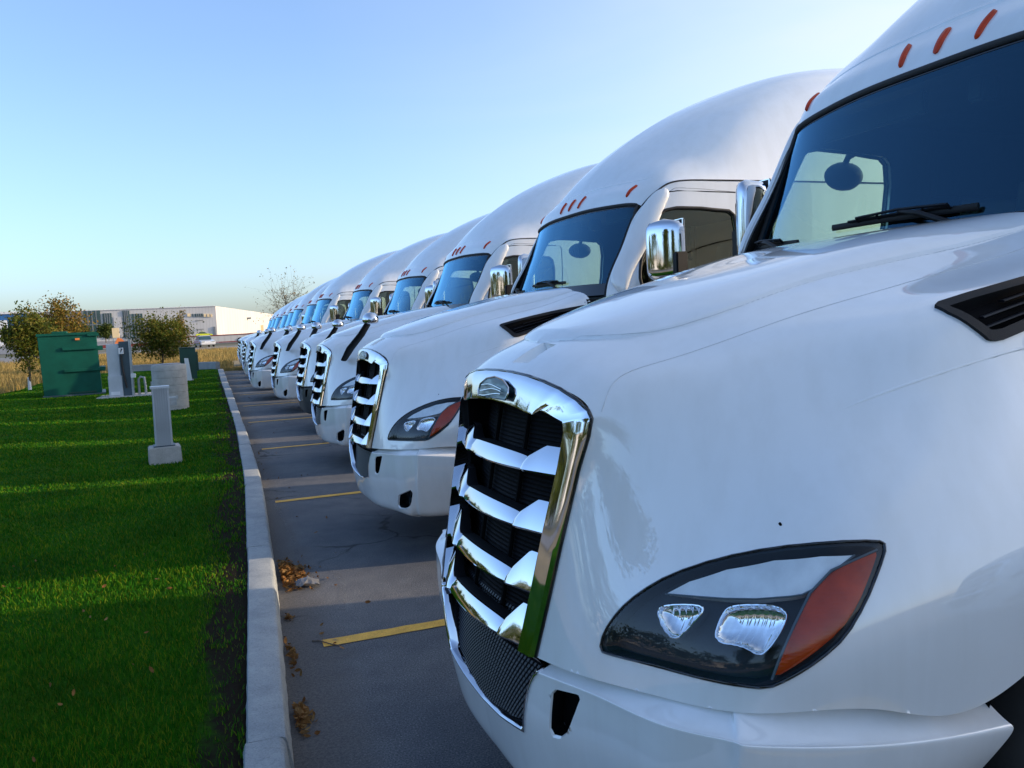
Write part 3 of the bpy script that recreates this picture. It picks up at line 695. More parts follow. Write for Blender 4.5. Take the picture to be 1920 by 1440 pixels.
        mb=MB(); mb.tube(line3(nH,nH.inv(AMB[6:]+AMB[:1]),-.004,s),.003,0,6); mb.tube(line3(nH,densify(nH.inv([DRL[0],DRL[9],DRL[8],DRL[7],DRL[6],DRL[5]]),4,False),-.010,s),.0022,0,6); mb.obj('lamp_divider',[M['utildark']],hl,60)
        mb=MB(); pl_=inset(nH,pHL,.002); add(mb,patch(nH,pl_,.0005,60,s,bulge=.007)); mb.obj('lens',[M['lens']],hl,60,recalc=False)
        mb=MB(); mb.tube(line3(nH,inset(nH,pHL,.001),.001,s),.0035,0,6,closed=True); mb.obj('lens_seal',[M['glossblack']],hl,60)
        # ---- hood vent
        mb=MB(); pi=inset(nH,pVENT,.026)
        add(mb,wall(nH,pVENT,-.004,.010,s)); V1=line3(nH,pVENT,.010,s);V2=line3(nH,pi,.007,s);n=len(V1); mb.add(np.concatenate([V1,V2]),[(i,(i+1)%n,(i+1)%n+n,i+n) for i in range(n)])
        add(mb,wall(nH,pi,.007,-.030,s))
        vt=mb.obj('hood_vent',[M['black']],T,35)
        mb=MB(); add(mb,patch(nH,pi,-.030,50,s),1)
        q=nH.inv([(-.90,.955,1.645),(-1.50,.957,1.79)]); 
        for k in range(4):
            o_=(k-1.5)*.30
            L=np.array([q[0]+(q[1]-q[0])*f+[0,o_*(.25+.75*(1-f*.55))*.55] for f in np.linspace(.02 if abs(o_)<.2 else .16,.97,16)])
            L=L[inside(L,pi)]
            if len(L)>3: mb.tube(line3(nH,L,-.010,s),.010,0,6,flat=.35)
        mb.obj('vent_louvres',[M['lattice'],M['void']],vt,50)
    # ---- windshield
    mb=MB()
    for s in (1,-1): add(mb,shell(nW,20,24,[],s))
    ws=mb.obj('windshield',[M['glass']],T,60,weld=.0005,recalc=False)
    mb=MB()
    for s in (1,-1):
        top=[(0,t) for t in np.linspace(0,4,24)]; sd=[(q,4) for q in np.linspace(0,3,20)]
        top2=[(.055,t) for t in np.linspace(0,3.9,24)]; 
        A=line3(nW,np.array(top),.002,s);B=line3(nW,np.array([( .10,min(t,3.85)) for _,t in top]),.002,s);n=24
        mb.add(np.concatenate([A,B]),[(i,i+1,i+1+n,i+n) for i in range(n-1)])
        A=line3(nW,np.array(sd),.002,s);B=line3(nW,np.array([(max(q,.1),3.78-.12*(1-min(1,q))) for q,_ in sd]),.002,s);n=20
        mb.add(np.concatenate([A,B]),[(i,i+1,i+1+n,i+n) for i in range(n-1)])
        A=line3(nW,np.array([(2.62,t) for t in np.linspace(0,4,20)]),.002,s);B=line3(nW,np.array([(3,t) for t in np.linspace(0,4,20)]),.002,s)
        mb.add(np.concatenate([A,B]),[(i,i+1,i+1+n,i+n) for i in range(n-1)])
    mb.obj('glass_border',[M['glossblack']],ws,60,recalc=False)
    P=[(3-k/19*3,4) for k in range(20)]+[(0,4-k/30*4) for k in range(1,31)]
    A=line3(nW,np.array(P),.004,1); B=line3(nW,np.array(P),.004,-1)[::-1]
    mb=MB(); mb.tube(np.concatenate([A,B[1:]]),.014,0,8); mb.obj('windshield_gasket',[M['rubber']],ws,60)
    mb=MB(); mb.box((-1.9,-.96,1.74),(-1.52,.96,1.86)); mb.obj('cowl',[M['black']],T,None,bevel=.02)
    # wipers
    for (a,b,c) in (((-.8,2.46),(1.0,2.50),(.92,2.78)),((-3.7,2.45),(-1.4,2.60),(-1.55,2.78))):
        def W(t,s_,o): 
            p=line3(nW,np.array([(s_,abs(t))]),o,1)[0]; return p*[1,1 if t>=0 else -1,1]
        mb=MB(); f=np.linspace(0,1,14)
        blade=[W(a[0]+(b[0]-a[0])*x,a[1]+(b[1]-a[1])*x,.014) for x in f]
        mb.tube(blade,.008,0,6,flat=1.8); mb.tube([p+np.array((.012,0,.012)) for p in blade[2:-2]],.006,0,6)
        mid=blade[7]+np.array((.022,0,.02)); piv=W(c[0],c[1],.03)
        mb.tube([mid,mid*.6+piv*.4+np.array((.02,0,.015)),piv],[.007,.010,.013],0,8)
        for k in (3,5,9,11): mb.tube([blade[k]+np.array((.006,0,.004)),blade[k]+np.array((.022,0,.02))],.005,0,5)
        mb.tube([blade[3]+np.array((.022,0,.02)),mid+np.array((.006,0,.006)),blade[11]+np.array((.022,0,.02))],.006,0,6)
        mb.obj('wiper',[M['black']],T,50)
    # ---- roof
    mb=MB()
    for s in (1,-1): add(mb,shell(nR,150,70,[],s))
    for s in (1,-1):   # rear closing
        e=line3(nR,np.array([(9,t) for t in np.linspace(0,5,30)]),0,s); V=np.concatenate([e,e*[1,0,0]+[0,0,2.765]]); n=30
        mb.add(V,[(i,i+1,i+1+n,i+n) for i in range(n-1)])
        # raised brow over the screen
        L=nR.inv([(-2.01,0,2.82),(-2.03,.4,2.815),(-2.09,.70,2.80),(-2.20,.93,2.81),(-2.5,1.03,2.86),(-2.9,1.08,2.90)]); L=chaikin(L,2,False)
        k_=np.linspace(0,1,len(L)); mb.tube(line3(nR,L,-.016-.010*k_[:,None]**3,s),.022-.004*k_,0,12)
    roof=mb.obj('roof',[M['paint']],T,50,weld=.0004)
    for s in (1,-1):
        mb=MB(); L=np.array([(q,5) for q in np.linspace(0,9,110)]); mb.tube(line3(nR,L,.0,s),.0075,0,6); mb.obj('roof_seal',[M['rubber']],roof,60)
    for v,u,w in ((0,-1.93,2.722),(.181,-1.932,2.722),(-.181,-1.932,2.722),(.832,-2.035,2.722),(-.832,-2.035,2.722)):
        s=1 if v>=0 else -1
        c=nR.inv([(u,abs(v),w)])[0]; sm=scale_of(nR,np.array([c,c])); ca=[]
        for k in range(24):
            t=2*math.pi*k/24; ca.append((.064*math.copysign(abs(math.sin(t))**.7,math.sin(t))/sm[0],.0155*math.copysign(abs(math.cos(t))**.6,math.cos(t))/sm[1]))
        pp=c+np.array(ca)
        if abs(v)<.01:
            mb=MB(); add(mb,patch(nR,pp,.001,24,1,bulge=.013)); 
            # centre lamp straddles the centre line
            mb=MB(); n=24; base=[]; V=[]
            for k in range(n):
                q=nR.ev([[c[0]+ca[k][0],abs(ca[k][1])]])[0]; q[1]=ca[k][1]*sm[1]; base.append(q)
            base=np.array(base); cen=base.mean(0)
            r1=base+[.008,0,.003]; r2=cen+(base-cen)*[.8,.55,.85]+[.015,0,.005]
            mb.add(np.concatenate([base,r1,r2,[cen+[.017,0,.006]]]),[(i,(i+1)%n,(i+1)%n+n,i+n) for i in range(n)]+[(i+n,(i+1)%n+n,(i+1)%n+2*n,i+2*n) for i in range(n)]+[(i+2*n,(i+1)%n+2*n,3*n) for i in range(n)])
        else:
            mb=MB(); add(mb,patch(nR,pp,.001,24,s,bulge=.013)); add(mb,wall(nR,pp,.001,-.004,s))
        mb.obj('marker_light',[M['marker']],T,60)
    # ---- cab sides, doors, windows
    mb=MB()
    for s in (1,-1): add(mb,shell(nS,90,180,[pDOOR],s)); add(mb,wall(nS,pDOOR,0,-.025,s))
    mb.box((-5.715,-1.165,.80),(-5.69,1.165,2.765))
    cab=mb.obj('cab_body',[M['paint']],T,45,weld=.0004)
    for s in (1,-1):
        pd=inset(nS,pDOOR,.004)
        # door skin with a window opening
        lo=pd.min(0);hi=pd.max(0)
        mb=MB(); V,F=shell(nS,110,120,[pWIN],s,t0=lo[1],t1=hi[1],s0=lo[0],s1=hi[0])
        # keep only what is inside the door outline
        S=np.linspace(lo[0],hi[0],110);TT=np.linspace(lo[1],hi[1],120)
        P=np.stack(np.meshgrid(S,TT,indexing='ij'),-1).reshape(-1,2); idx=np.arange(110*120).reshape(110,120)
        Fc=np.stack([idx[:-1,:-1],idx[1:,:-1],idx[1:,1:],idx[:-1,1:]],-1).reshape(-1,4); C=P[Fc].mean(1)
        ins=inside(C,pd); win=inside(C,pWIN); keep=ins&~win
        for pol,msk in ((pd,ins),(pWIN,win)):
            a=np.zeros(len(P),bool);a[Fc[msk].ravel()]=True;b=np.zeros(len(P),bool);b[Fc[~msk].ravel()]=True
            b[idx[0]]=b[idx[-1]]=True;b[idx[:,0]]=True;b[idx[:,-1]]=True
            k=np.where(a&b)[0]; P[k]=nearest(P[k],pol)
        Fk=Fc[keep];us=np.unique(Fk);mp=-np.ones(len(P),int);mp[us]=np.arange(len(us))
        V=(nS.ev(P[us])+nS.nrm(P[us])*.002)*[1,s,1]
        mb=MB(); mb.add(V,mp[Fk]); add(mb,wall(nS,pWIN,.002,-.03,s)); add(mb,wall(nS,pd,.002,-.02,s))
        L=chaikin(nS.inv([(-2.24,1.06,2.672),(-2.88,1.1,2.668)]),1,False); mb.tube(line3(nS,L,.001,s),.005,1,6)
        door=mb.obj('door',[M['paint'],M['rubber']],T,45)
        mb=MB(); add(mb,patch(nS,pWIN,-.012,40,s)); mb.obj('window',[M['sideglass']],door,60,recalc=False)
        mb=MB(); mb.tube(line3(nS,pWIN,.0,s),.016,0,8,closed=True,flat=.8); mb.obj('window_seal',[M['rubber']],door,60)
        mb=MB(); mb.box((-2.93,s*1.145-.012,1.62),(-2.76,s*1.145+.022*s+.012,1.67)); mb.obj('handle',[M['chrome']],door,40,bevel=.006)
        mb=MB(); add(mb,patch(nS,pPIL,.012,50,s,bulge=.022)); add(mb,wall(nS,pPIL,.012,-.01,s)); mb.obj('pillar_fairing',[M['paint']],T,50,weld=.0003)
        # mirror
        ol=chaikin([(-1.905,1.235),(-1.925,1.29),(-1.975,1.37),(-2.035,1.432),(-2.075,1.455),(-2.115,1.452),(-2.11,1.335),(-2.095,1.215),(-1.99,1.205),(-1.925,1.21)],1); cc=ol.mean(0); ring=[]
        for k in range(15):
            t=-1+2*k/14; f=(1-abs(t)**7)**.5*(1-.035*t*t); f=max(f,.02); ring.append(np.c_[cc+(ol-cc)*f,np.full(len(ol),2.19+.236*math.copysign(abs(t)**.8,t))])
        n=len(ol); V=np.concatenate(ring)*[1,s,1]; mb=MB(); mb.add(V,[(k*n+i,k*n+(i+1)%n,(k+1)*n+(i+1)%n,(k+1)*n+i) for k in range(14) for i in range(n)]+[tuple(range(n)),tuple(range(14*n,15*n))])
        mir=mb.obj('side_mirror',[M['chrome']],T,50)
        mb=MB(); mb.box((-2.125,s*1.335-.095,1.975),(-2.112,s*1.335+.095,2.405)); mb.box((-2.118,s*1.335-.108,1.962),(-2.095,s*1.335+.108,2.418),1)
        mb.obj('mirror_glass',[M['reflector'],M['black']],mir,None,bevel=.008)
        mb=MB(); P0=np.array([(-2.08,s*1.40,2.10),(-2.06,s*1.33,1.97),(-2.06,s*1.23,1.93),(-2.08,s*1.10,1.90)]); mb.tube(P0,[.05,.07,.065,.06],0,10,flat=.6)
        mb.box((-2.12,min(s*1.30,s*1.47),1.935),(-2.02,max(s*1.30,s*1.47),2.17),0)
        mb.obj('mirror_arm',[M['black']],mir,50,bevel=.012)
        if s<0:   # look-down mirror over the passenger door
            mb=MB(); mb.lathe([(0,.085),(.05,.075),(.115,.03),(.13,0),(.125,-.02),(0,-.03)],(-2.63,s*1.235,2.44),'y',20); V=mb.v[0]; V[:,2]=2.44+(V[:,2]-2.44)*.62
            mb.tube([(-2.63,s*1.12,2.56),(-2.63,s*1.20,2.54),(-2.63,s*1.24,2.48)],.018,1,8)
            mb.obj('door_mirror',[M['black'],M['black']],T,60)
        # steps / tank / skirt
        mb=MB(); mb.box((-3.25,s*1.0-.12,.32),(-1.98,s*1.0+.13,.78)); mb.box((-3.1,s*1.13-.01,.40),(-2.2,s*1.13+.02,.43),1); mb.box((-3.1,s*1.13-.01,.60),(-2.2,s*1.13+.02,.63),1)
        mb.obj('step_box',[M['paint'],M['alu']],T,None,bevel=.02)
        mb=MB(); mb.lathe([(0,-4.95),(.27,-4.95),(.31,-4.90),(.31,-3.40),(.27,-3.35),(0,-3.35)],(0,s*.84,.62),'x',28); mb.obj('fuel_tank',[M['alu']],T,40)
        # wheels
        for x,dual in ((-1.33,0),(-6.35,1),(-7.65,1)):
            yc=s*1.0 if not dual else s*.86; w=.14 if not dual else .31
            mb=MB(); h=w
            prof=[(.30,-h),(.46,-h+.01),(.505,-h+.05),(.51,0),(.505,h-.05),(.46,h-.01),(.30,h)]
            if dual: prof=[(.30,-h),(.46,-h+.01),(.505,-h+.05),(.51,-.05),(.42,-.01),(.42,.01),(.51,.05),(.505,h-.05),(.46,h-.01),(.30,h)]
            mb.lathe(prof,(x,yc,.51),'y',36)
            wh=mb.obj('wheel',[M['tyre']],T,50)
            mb=MB(); sg=1 if s>0 else -1; f=h*sg
            mb.lathe([(.31,f*.95),(.30,f*.80),(.27,f*.6),(.16,f*.62),(.15,f*.8),(.12,f*1.02),(.10,f*1.08),(0,f*1.1)],(x,yc,.51),'y',30)
            for k in range(10): a=2*math.pi*k/10; mb.lathe([(0,f*.70),(.014,f*.70),(.014,f*.6)],(x+.21*math.cos(a),yc,.51+.21*math.sin(a)),'y',8)
            mb.obj('rim',[M['alu']],wh,50)
    mb=MB(); mb.box((-8.3,.36,.72),(-1.5,.44,.98)); mb.box((-8.3,-.44,.72),(-1.5,-.36,.98))
    for x in (-6.35,-7.65,-1.33): mb.box((x-.07,-.8,.44),(x+.07,.8,.58))
    for x in (-3,-4.5,-5.9,-7,-8.25): mb.box((x-.05,-.37,.76),(x+.05,.37,.94))
    mb.box((-7.4,-.45,1.0),(-6.5,.45,1.1)); mb.box((-5.68,-1.0,.78),(-2.1,1.0,.86)); mb.box((-8.36,-1.15,.62),(-8.33,1.15,.95))
    mb.obj('chassis',[M['steel']],T,None)
    # inner fender
    for s in (1,-1):
        mb=MB(); mb.lathe([(.62,-.30),(.62,.14)],(-1.33,s*.95,.55),'y',20,0,0.05,math.pi-.05); mb.obj('wheel_arch_liner',[M['void']],T,60)
    # ---- cab interior
    mb=MB(); mb.box((-2.25,-.95,1.50),(-1.76,.95,1.86)); mb.prism([(-1.80,1.84),(-2.02,1.90),(-2.28,1.86),(-2.34,1.70),(-2.3,1.5),(-1.8,1.5)],-.98,.98,'y')
    mb.box((-2.32,.18,1.80),(-2.1,.70,1.97)); dash=mb.obj('dashboard',[M['interior']],T,None,bevel=.02)
    mb=MB(); c=np.array((-2.42,.44,1.86)); ax=np.array((.45,0,1.)); ax/=np.linalg.norm(ax); e1=np.array((0,1.,0)); e2=np.cross(ax,e1)
    mb.tube([c+.225*(math.cos(t)*e1+math.sin(t)*e2) for t in np.linspace(0,2*math.pi,32,False)],.016,0,8,closed=True)
    for t in (0,math.pi,-math.pi/2): mb.tube([c-ax*.03,c+.22*(math.cos(t)*e1+math.sin(t)*e2)],.014,0,6)
    mb.tube([c-ax*.03,c-ax*.3+np.array((.1,0,0))],.04,0,8)
    mb.obj('steering_wheel',[M['rubber']],T,60)
    for y in (.46,-.50):
        mb=MB(); mb.box((-3.1,y-.26,1.30),(-2.55,y+.26,1.50)); mb.prism([(-2.98,1.45),(-3.14,1.45),(-3.28,2.10),(-3.22,2.13),(-3.14,2.10)],y-.25,y+.25,'y'); mb.prism([(-3.17,2.12),(-3.28,2.12),(-3.32,2.32),(-3.22,2.34)],y-.14,y+.14,'y')
        mb.obj('seat',[M['seat']],T,None,bevel=.035)
    mb=MB(); mb.box((-4.0,-1.02,1.15),(-3.95,1.02,2.95)); mb.box((-3.95,-1.0,1.15),(-1.9,1.0,1.2)); mb.box((-3.95,-1.0,2.66),(-2.14,1.0,2.70))
    mb.box((-3.9,-1.06,2.3),(-3.1,-1.02,2.7)); mb.box((-3.9,1.02,2.3),(-3.1,1.06,2.7))
    for s in (1,-1):
        V,F=shell(nS,50,50,[pWIN],s,t1=5,s1=5.2); V=V-np.array((0,s*.035,0)); mb.add(V,F)
    mb.obj('cab_liner',[M['interior']],T,None,recalc=False)
    mb=MB(); mb.box((-2.2,-.035,2.5),(-2.1,.035,2.6)); mb.box((-2.15,.25,2.52),(-2.12,.85,2.62)); mb.box((-2.15,-.85,2.52),(-2.12,-.25,2.62)); mb.obj('sun_visor',[M['interior']],T,None,bevel=.01)
    return T
def add_hood_mirror(T,s):
    mb=MB(); 
    base=np.array([(-.16,.70,1.36),(-.22,.84,1.50),(-.33,1.0,1.66),(-.40,1.06,1.78)])*[1,s,1]
    mb.tube(base,[.045,.06,.055,.05],0,10,flat=.45,up=(0,0,1))
    o=mb.obj('hood_mirror_bracket',[M['black']],T,50)
    mb=MB(); prof=[(0,.085),(.06,.075),(.10,.045),(.115,0),(.108,-.035),(.08,-.05),(0,-.055)]
    mb.lathe(prof,(-.43,s*1.10,1.83),'z',24); V=mb.v[0]; V[:,0]=-.43+(V[:,0]+.43)*.85
    mb.obj('hood_mirror',[M['chrome']],T,60)
    return o
SUNAZ=-12; SUNEL=14; SUNPOW=2.0; SKY=.15; AIR=.85; DUST=2.6; OZ=3.0; EXPO=1.5

# ------------------------------------------------------------ trucks in the row
TH=0.0439
SPOT=[(.82,2.41),(1.11,6.62),(1.21,10.68),(1.37,14.75),(1.16,18.89),(.80,23.03),(.91,27.16),(.84,31.29),(.95,35.4),(1.0,39.5),(.95,43.6),(1.0,47.7),(1.05,51.8),(3.2,-1.25)]  # last spot: unseen truck, placed to keep sun off the nearest hood
LAB=['nearest white semi truck, huge chrome grille and clear headlight filling the right side',
 'second white semi truck, its orange turn signal and door showing just behind the nearest one',
 'third white semi truck, first with a black bracket and chrome mirror on its fender',
 'white semi truck with dark grey bumper below its chrome grille',
 'fifth white semi truck, with fender mirror, just beyond the one with dark grey bumper',
 'sixth white semi truck in the row, standing forward of its neighbours',
 'seventh white semi truck, small grille seen edge on beyond the sixth one',
 'eighth white semi truck, leftmost white nose beside the end of the kerb',
 'ninth white semi truck, only windshield and roof showing above nearer hoods',
 'tenth white semi truck, sliver of windshield and roof far down the row',
 'eleventh white semi truck, thin sliver of cab far down the row',
 'twelfth white semi truck, tiny cab sliver second from the far end',
 'farthest white semi truck at the very end of the row',
 'unseen white semi truck added behind the camera to shade the nearest one and reflect in it']
trucks=[]
x,y=SPOT[0]; T1=make_truck((x,y,0),TH); 
for o in bpy.data.objects:
    if o.parent: CH.setdefault(o.parent.name,[]).append(o)
trucks.append(T1)
for i,(x,y) in enumerate(SPOT[1:],1):
    t=copy_tree(T1); t.location=(x,y,0); trucks.append(t)
    t.rotation_euler=(0,0,math.pi+TH+(0,.004,-.006,.005,0,.007,-.004,.003,0,0,0,0,0,0)[i])
for t,l in zip(trucks,LAB): tag(t,l,'semi truck','white semi trucks parked in a row')
# the fourth one has a plastic bumper
for c in bpy.data.objects:
    if c.parent==trucks[3] and c.name.startswith('bumper'):
        c.data=c.data.copy(); c.data.materials[0]=M['graypaint']; c['label']='dark grey plastic bumper'
def fender_mirror(i,s):
    add_hood_mirror(trucks[i],s)
for i,s in ((2,1),(3,1),(3,-1),(4,1),(4,-1),(5,1),(6,1),(7,1)): fender_mirror(i,s)

# ------------------------------------------------------------ ground
def terr(x,y): return np.clip((np.asarray(y,float)-60)*.0118,0,4.2)+0*np.asarray(x,float)
def sheet(name,xs,ys,zf,mat,thick=0,**kw):
    X,Y=np.meshgrid(xs,ys,indexing='ij'); Z=zf(X,Y); n,m=X.shape
    V=np.stack([X,Y,Z],-1).reshape(-1,3); i=np.arange(n*m).reshape(n,m)
    F=np.stack([i[:-1,:-1],i[1:,:-1],i[1:,1:],i[:-1,1:]],-1).reshape(-1,4)
    mb=MB(); mb.add(V,F); return mb.obj(name,[mat],None,60,recalc=False)
xs=np.concatenate([[-2500,-1200,-600,-300],np.linspace(-150,150,31),[300,600,1200,2500]])
ys=np.concatenate([[-2500,-1000,-300,-100],np.linspace(-50,450,60),[600,1000,1800,3500]])
g=sheet('ground',xs,ys,lambda x,y:terr(x,y)-.03,M['far']); tag(g,kind='structure')
g=sheet('field',np.linspace(-15,60,60),np.linspace(-30,95,60),lambda x,y:terr(x,y)-.012,M['dry']); tag(g,kind='structure')
g=sheet('parking_asphalt',np.array([-.32,1.4,8,20,40,70]),np.linspace(-40,62,60),lambda x,y:0*x+np.where((x<1.45)&(y>44),-.03,0),M['asphalt']); tag(g,kind='structure')
g=sheet('road',np.linspace(-27,-15.5,6),np.linspace(-120,112,60),lambda x,y:terr(x,y)+.004,M['road']); tag(g,kind='structure')
g=sheet('road',np.linspace(-15.5,120,40),np.linspace(97,112,8),lambda x,y:terr(x,y)+.004,M['road']); tag(g,kind='structure')
g=sheet('verge_grass',np.linspace(-15,70,40),np.linspace(88,97,6),lambda x,y:terr(x,y)+.01,M['scrub']); tag(g,kind='structure')
g=sheet('building_forecourt',np.linspace(-120,80,30),np.linspace(135,262,30),lambda x,y:terr(x,y)+.02,M['road']); tag(g,kind='structure')

# kerb: gentle curve along the lawn
KY=np.array([-9,-3,0,3,5.9,9.6,15.8,22.4,30,37,43.6]); KX=np.array([-.30,-.20,-.11,-.03,.07,.15,.14,.05,-.06,-.15,-.22])
KW=np.array([.155,.155,.155,.155,.172,.178,.15,.19,.22,.25,.26])
def kx(y): return np.interp(y,KY,KX)
def kxs(y):
    # smoothed
    return (kx(y-1)+kx(y)*2+kx(y+1))/4
ky=np.arange(-9,43.7,.08); jn=np.random.default_rng(3)
mb=MB(); prev=0
seglen=3.05; y0=-9.0
while y0<43.5:
    y1=min(y0+seglen,43.6); yy=np.arange(y0+.004,y1-.003,.05); yy=np.append(yy,y1-.004)
    rows=[]
    dz=jn.normal(0,.003); dx=jn.normal(0,.004)
    for y in yy:
        x=kxs(y)+dx; w=np.interp(y,KY,KW)*.98; j=jn.normal(0,.0012,4)
        rows.append([(x-.004,y,-.1),(x+j[0],y,.135+dz),(x+.008,y,.148+dz),(x+w-.022,y,.146+dz+j[1]),(x+w-.006,y,.138+dz),(x+w+.004+j[2],y,.118+dz),(x+w+.018+j[3],y,0),(x+w+.02,y,-.1)])
    Rr=np.array(rows); n,m,_=Rr.shape; F=[(i*m+k,i*m+k+1,(i+1)*m+k+1,(i+1)*m+k) for i in range(n-1) for k in range(m-1)]
    F+=[tuple(range(m)),tuple(range((n-1)*m,n*m))]
    mb.add(Rr.reshape(-1,3),F); y0=y1
k=mb.obj('kerb',[M['kerb']],None,35); tag(k,kind='structure')

def lawn_z(x,y): return .125+.012*np.sin(x*1.3+y*.4)+.010*np.sin(y*.9-x*.5)+np.clip(-x-1.5,0,6)*.012-np.clip(-x-6.3,0,2)*.09
mbv=[]; ys=np.linspace(-9,47,280); f=np.linspace(0,1,70)**1.5
X=np.array([[kxs(y)-.001-(7.6)*a for a in f] for y in ys]); Y=np.repeat(ys[:,None],70,1)
Z=lawn_z(X,Y); Z[:,0]=.115; Z[:,1]=.118
V=np.stack([X,Y,Z],-1).reshape(-1,3); i=np.arange(280*70).reshape(280,70)
mb=MB(); mb.add(V,np.stack([i[:-1,:-1],i[1:,:-1],i[1:,1:],i[:-1,1:]],-1).reshape(-1,4)); o=mb.obj('lawn',[M['lawn']],None,60,recalc=False); tag(o,kind='structure')

def blades(name,px,py,pz,h,w,mat,lean=.5,r=None):
    r=r or np.random.default_rng(11); n=len(px); a=r.uniform(0,2*math.pi,n); l=r.uniform(0,lean,n)*h; b=r.uniform(0,2*math.pi,n)
    base=np.stack([px,py,pz],1); d=np.stack([np.cos(a),np.sin(a),np.zeros(n)],1)*(w/2)[:,None]; t=np.stack([np.cos(b)*l,np.sin(b)*l,h],1)
    mid=base+t*[.35,.35,.6]
    V=np.stack([base-d,base+d,mid+d*.7,mid-d*.7,base+t],1).reshape(-1,3)
    me=bpy.data.meshes.new(name); me.vertices.add(5*n); me.vertices.foreach_set('co',V.ravel())
    q=np.arange(n)[:,None]*5; loops=np.concatenate([q+0,q+1,q+2,q+3,q+3,q+2,q+4],1).ravel()
    me.loops.add(7*n); me.loops.foreach_set('vertex_index',loops)
    me.polygons.add(2*n); st=np.stack([np.arange(n)*7,np.arange(n)*7+4],1).ravel(); me.polygons.foreach_set('loop_start',st)
    me.materials.append(mat); me.update(calc_edges=True); me.validate()
    o=bpy.data.objects.new(name,me); COL.objects.link(o); return o
r=np.random.default_rng(5)
PX=[];PY=[]
for ya in np.arange(1.2,46,.4):
    yc=ya+.2; dens=13000*(3/max(yc,3))**1.55; xl=min(7.3,.30*yc+1.6); nn=int(dens*.4*xl)
    yy=r.uniform(ya,ya+.4,nn); xx=kxs(yy)-.005-r.uniform(0,1,nn)*xl
    PX.append(xx);PY.append(yy)
PX=np.concatenate(PX);PY=np.concatenate(PY)
dk=kxs(PY)-PX
def vn(x,y,s,seed):
    rr=np.random.default_rng(seed); A=rr.uniform(0,1,(64,64)); xi=x*s;yi=y*s; i=np.floor(xi).astype(int);j=np.floor(yi).astype(int);a=xi-i;b=yi-j;a=a*a*(3-2*a);b=b*b*(3-2*b)
    g=lambda p,q:A[p%64,q%64]
    return g(i,j)*(1-a)*(1-b)+g(i+1,j)*a*(1-b)+g(i,j+1)*(1-a)*b+g(i+1,j+1)*a*b
soil=(dk<.07+.22*vn(PX,PY,3,1)*np.clip(1.5-PY*.07,.3,1))&(vn(PX,PY,9,2)>.25)
keep=~soil|(r.uniform(0,1,len(PX))<.16)
PX=PX[keep];PY=PY[keep]; n=len(PX)
hh=(.018+.020*r.uniform(0,1,n)**1.5)*(.7+.6*vn(PX,PY,1.7,3)); ww=(.0028+.0022*r.uniform(0,1,n))*np.clip(PY/4,1,6)
o=blades('grass',PX,PY,lawn_z(PX,PY)-.002,hh,ww,M['blade'],.9,r); tag(o,kind='stuff')
# dry tall grass: left of the lawn and beyond the end wall
nn=30000; xx=np.concatenate([r.uniform(-15.3,-7.0,nn),r.uniform(-18,-3,nn),r.uniform(-16,14,int(nn*1.8))]); yy=np.concatenate([r.uniform(14,70,nn),r.uniform(47.6,90,nn),r.uniform(48,92,int(nn*1.8))])
ok=~((xx>.6)&(yy<62))&(~((xx>-7.4)&(yy<47.2)))&(vn(xx,yy,.35,4)>.22)
xx=xx[ok];yy=yy[ok]; n=len(xx)
o=blades('dry_grass',xx,yy,terr(xx,yy)-.02,.22+.42*r.uniform(0,1,n)*vn(xx,yy,.5,6)+.05,.018+.03*r.uniform(0,1,n),M['dryblade'],.55,r); tag(o,kind='stuff')
xx=r.uniform(-.3,3,5000); yy=r.uniform(43.8,47,5000); xx=np.where(yy<44,-.2,xx); ok=~((xx>1.4)); xx=xx[ok];yy=yy[ok]; n=len(xx)
o=blades('dry_grass',xx,yy,0*xx,.06+.12*r.uniform(0,1,n),.01+.015*r.uniform(0,1,n),M['dryblade'],.6,r); tag(o,kind='stuff')

# painted bay lines
mb=MB(); jr=np.random.default_rng(9)
for k,y in enumerate([.40,4.46,8.56,12.7,16.85,20.95,25.1,29.2,33.3,37.4,41.5]):
    xs_=np.linspace(.41 if k!=3 else .47,16,200); w=.052
    top=np.stack([xs_,y+w+jr.normal(0,.0022,200),np.full(200,.004)],1); bot=np.stack([xs_,y-w+jr.normal(0,.0022,200),np.full(200,.004)],1)
    mb.add(np.concatenate([bot,top]),[(i,i+1,i+201,i+200) for i in range(199)])
o=mb.obj('bay_markings',[M['line']],None,None,recalc=False); tag(o,kind='structure')
# pale chalky tyre-wash ring on the asphalt (a dried puddle edge) as thin sheets
def stain(pts,w,name='salt_stain'):
    P=chaikin(np.array(pts,float),3,False); n=len(P); T=np.gradient(P,axis=0); T/=np.linalg.norm(T,axis=1)[:,None]; Nn=np.stack([-T[:,1],T[:,0]],1)
    ww=w*(.6+.8*vn(P[:,0]*7,P[:,1]*7,1,8))
    A=P+Nn*ww[:,None];B=P-Nn*ww[:,None]; return np.concatenate([np.c_[A,np.full(n,.003)],np.c_[B,np.full(n,.003)]]),[(i,i+1,i+1+n,i+n) for i in range(n-1)]
def mk_stain():
    m,t,o=nt('chalk_stain'); p=prin(t,o,(.22,.22,.22),.9); tr=t.nodes.new('ShaderNodeBsdfTransparent'); mx=t.nodes.new('ShaderNodeMixShader')
    t.links.new(ramp(t,noise(t,28,5,.8),[(.42,(0,)*3),(.75,(.55,)*3)]),mx.inputs[0]); t.links.new(tr.outputs[0],mx.inputs[1]); t.links.new(p.outputs[0],mx.inputs[2]); t.links.new(mx.outputs[0],o.inputs[0]); return m
M['stain']=mk_stain()
mb=MB()
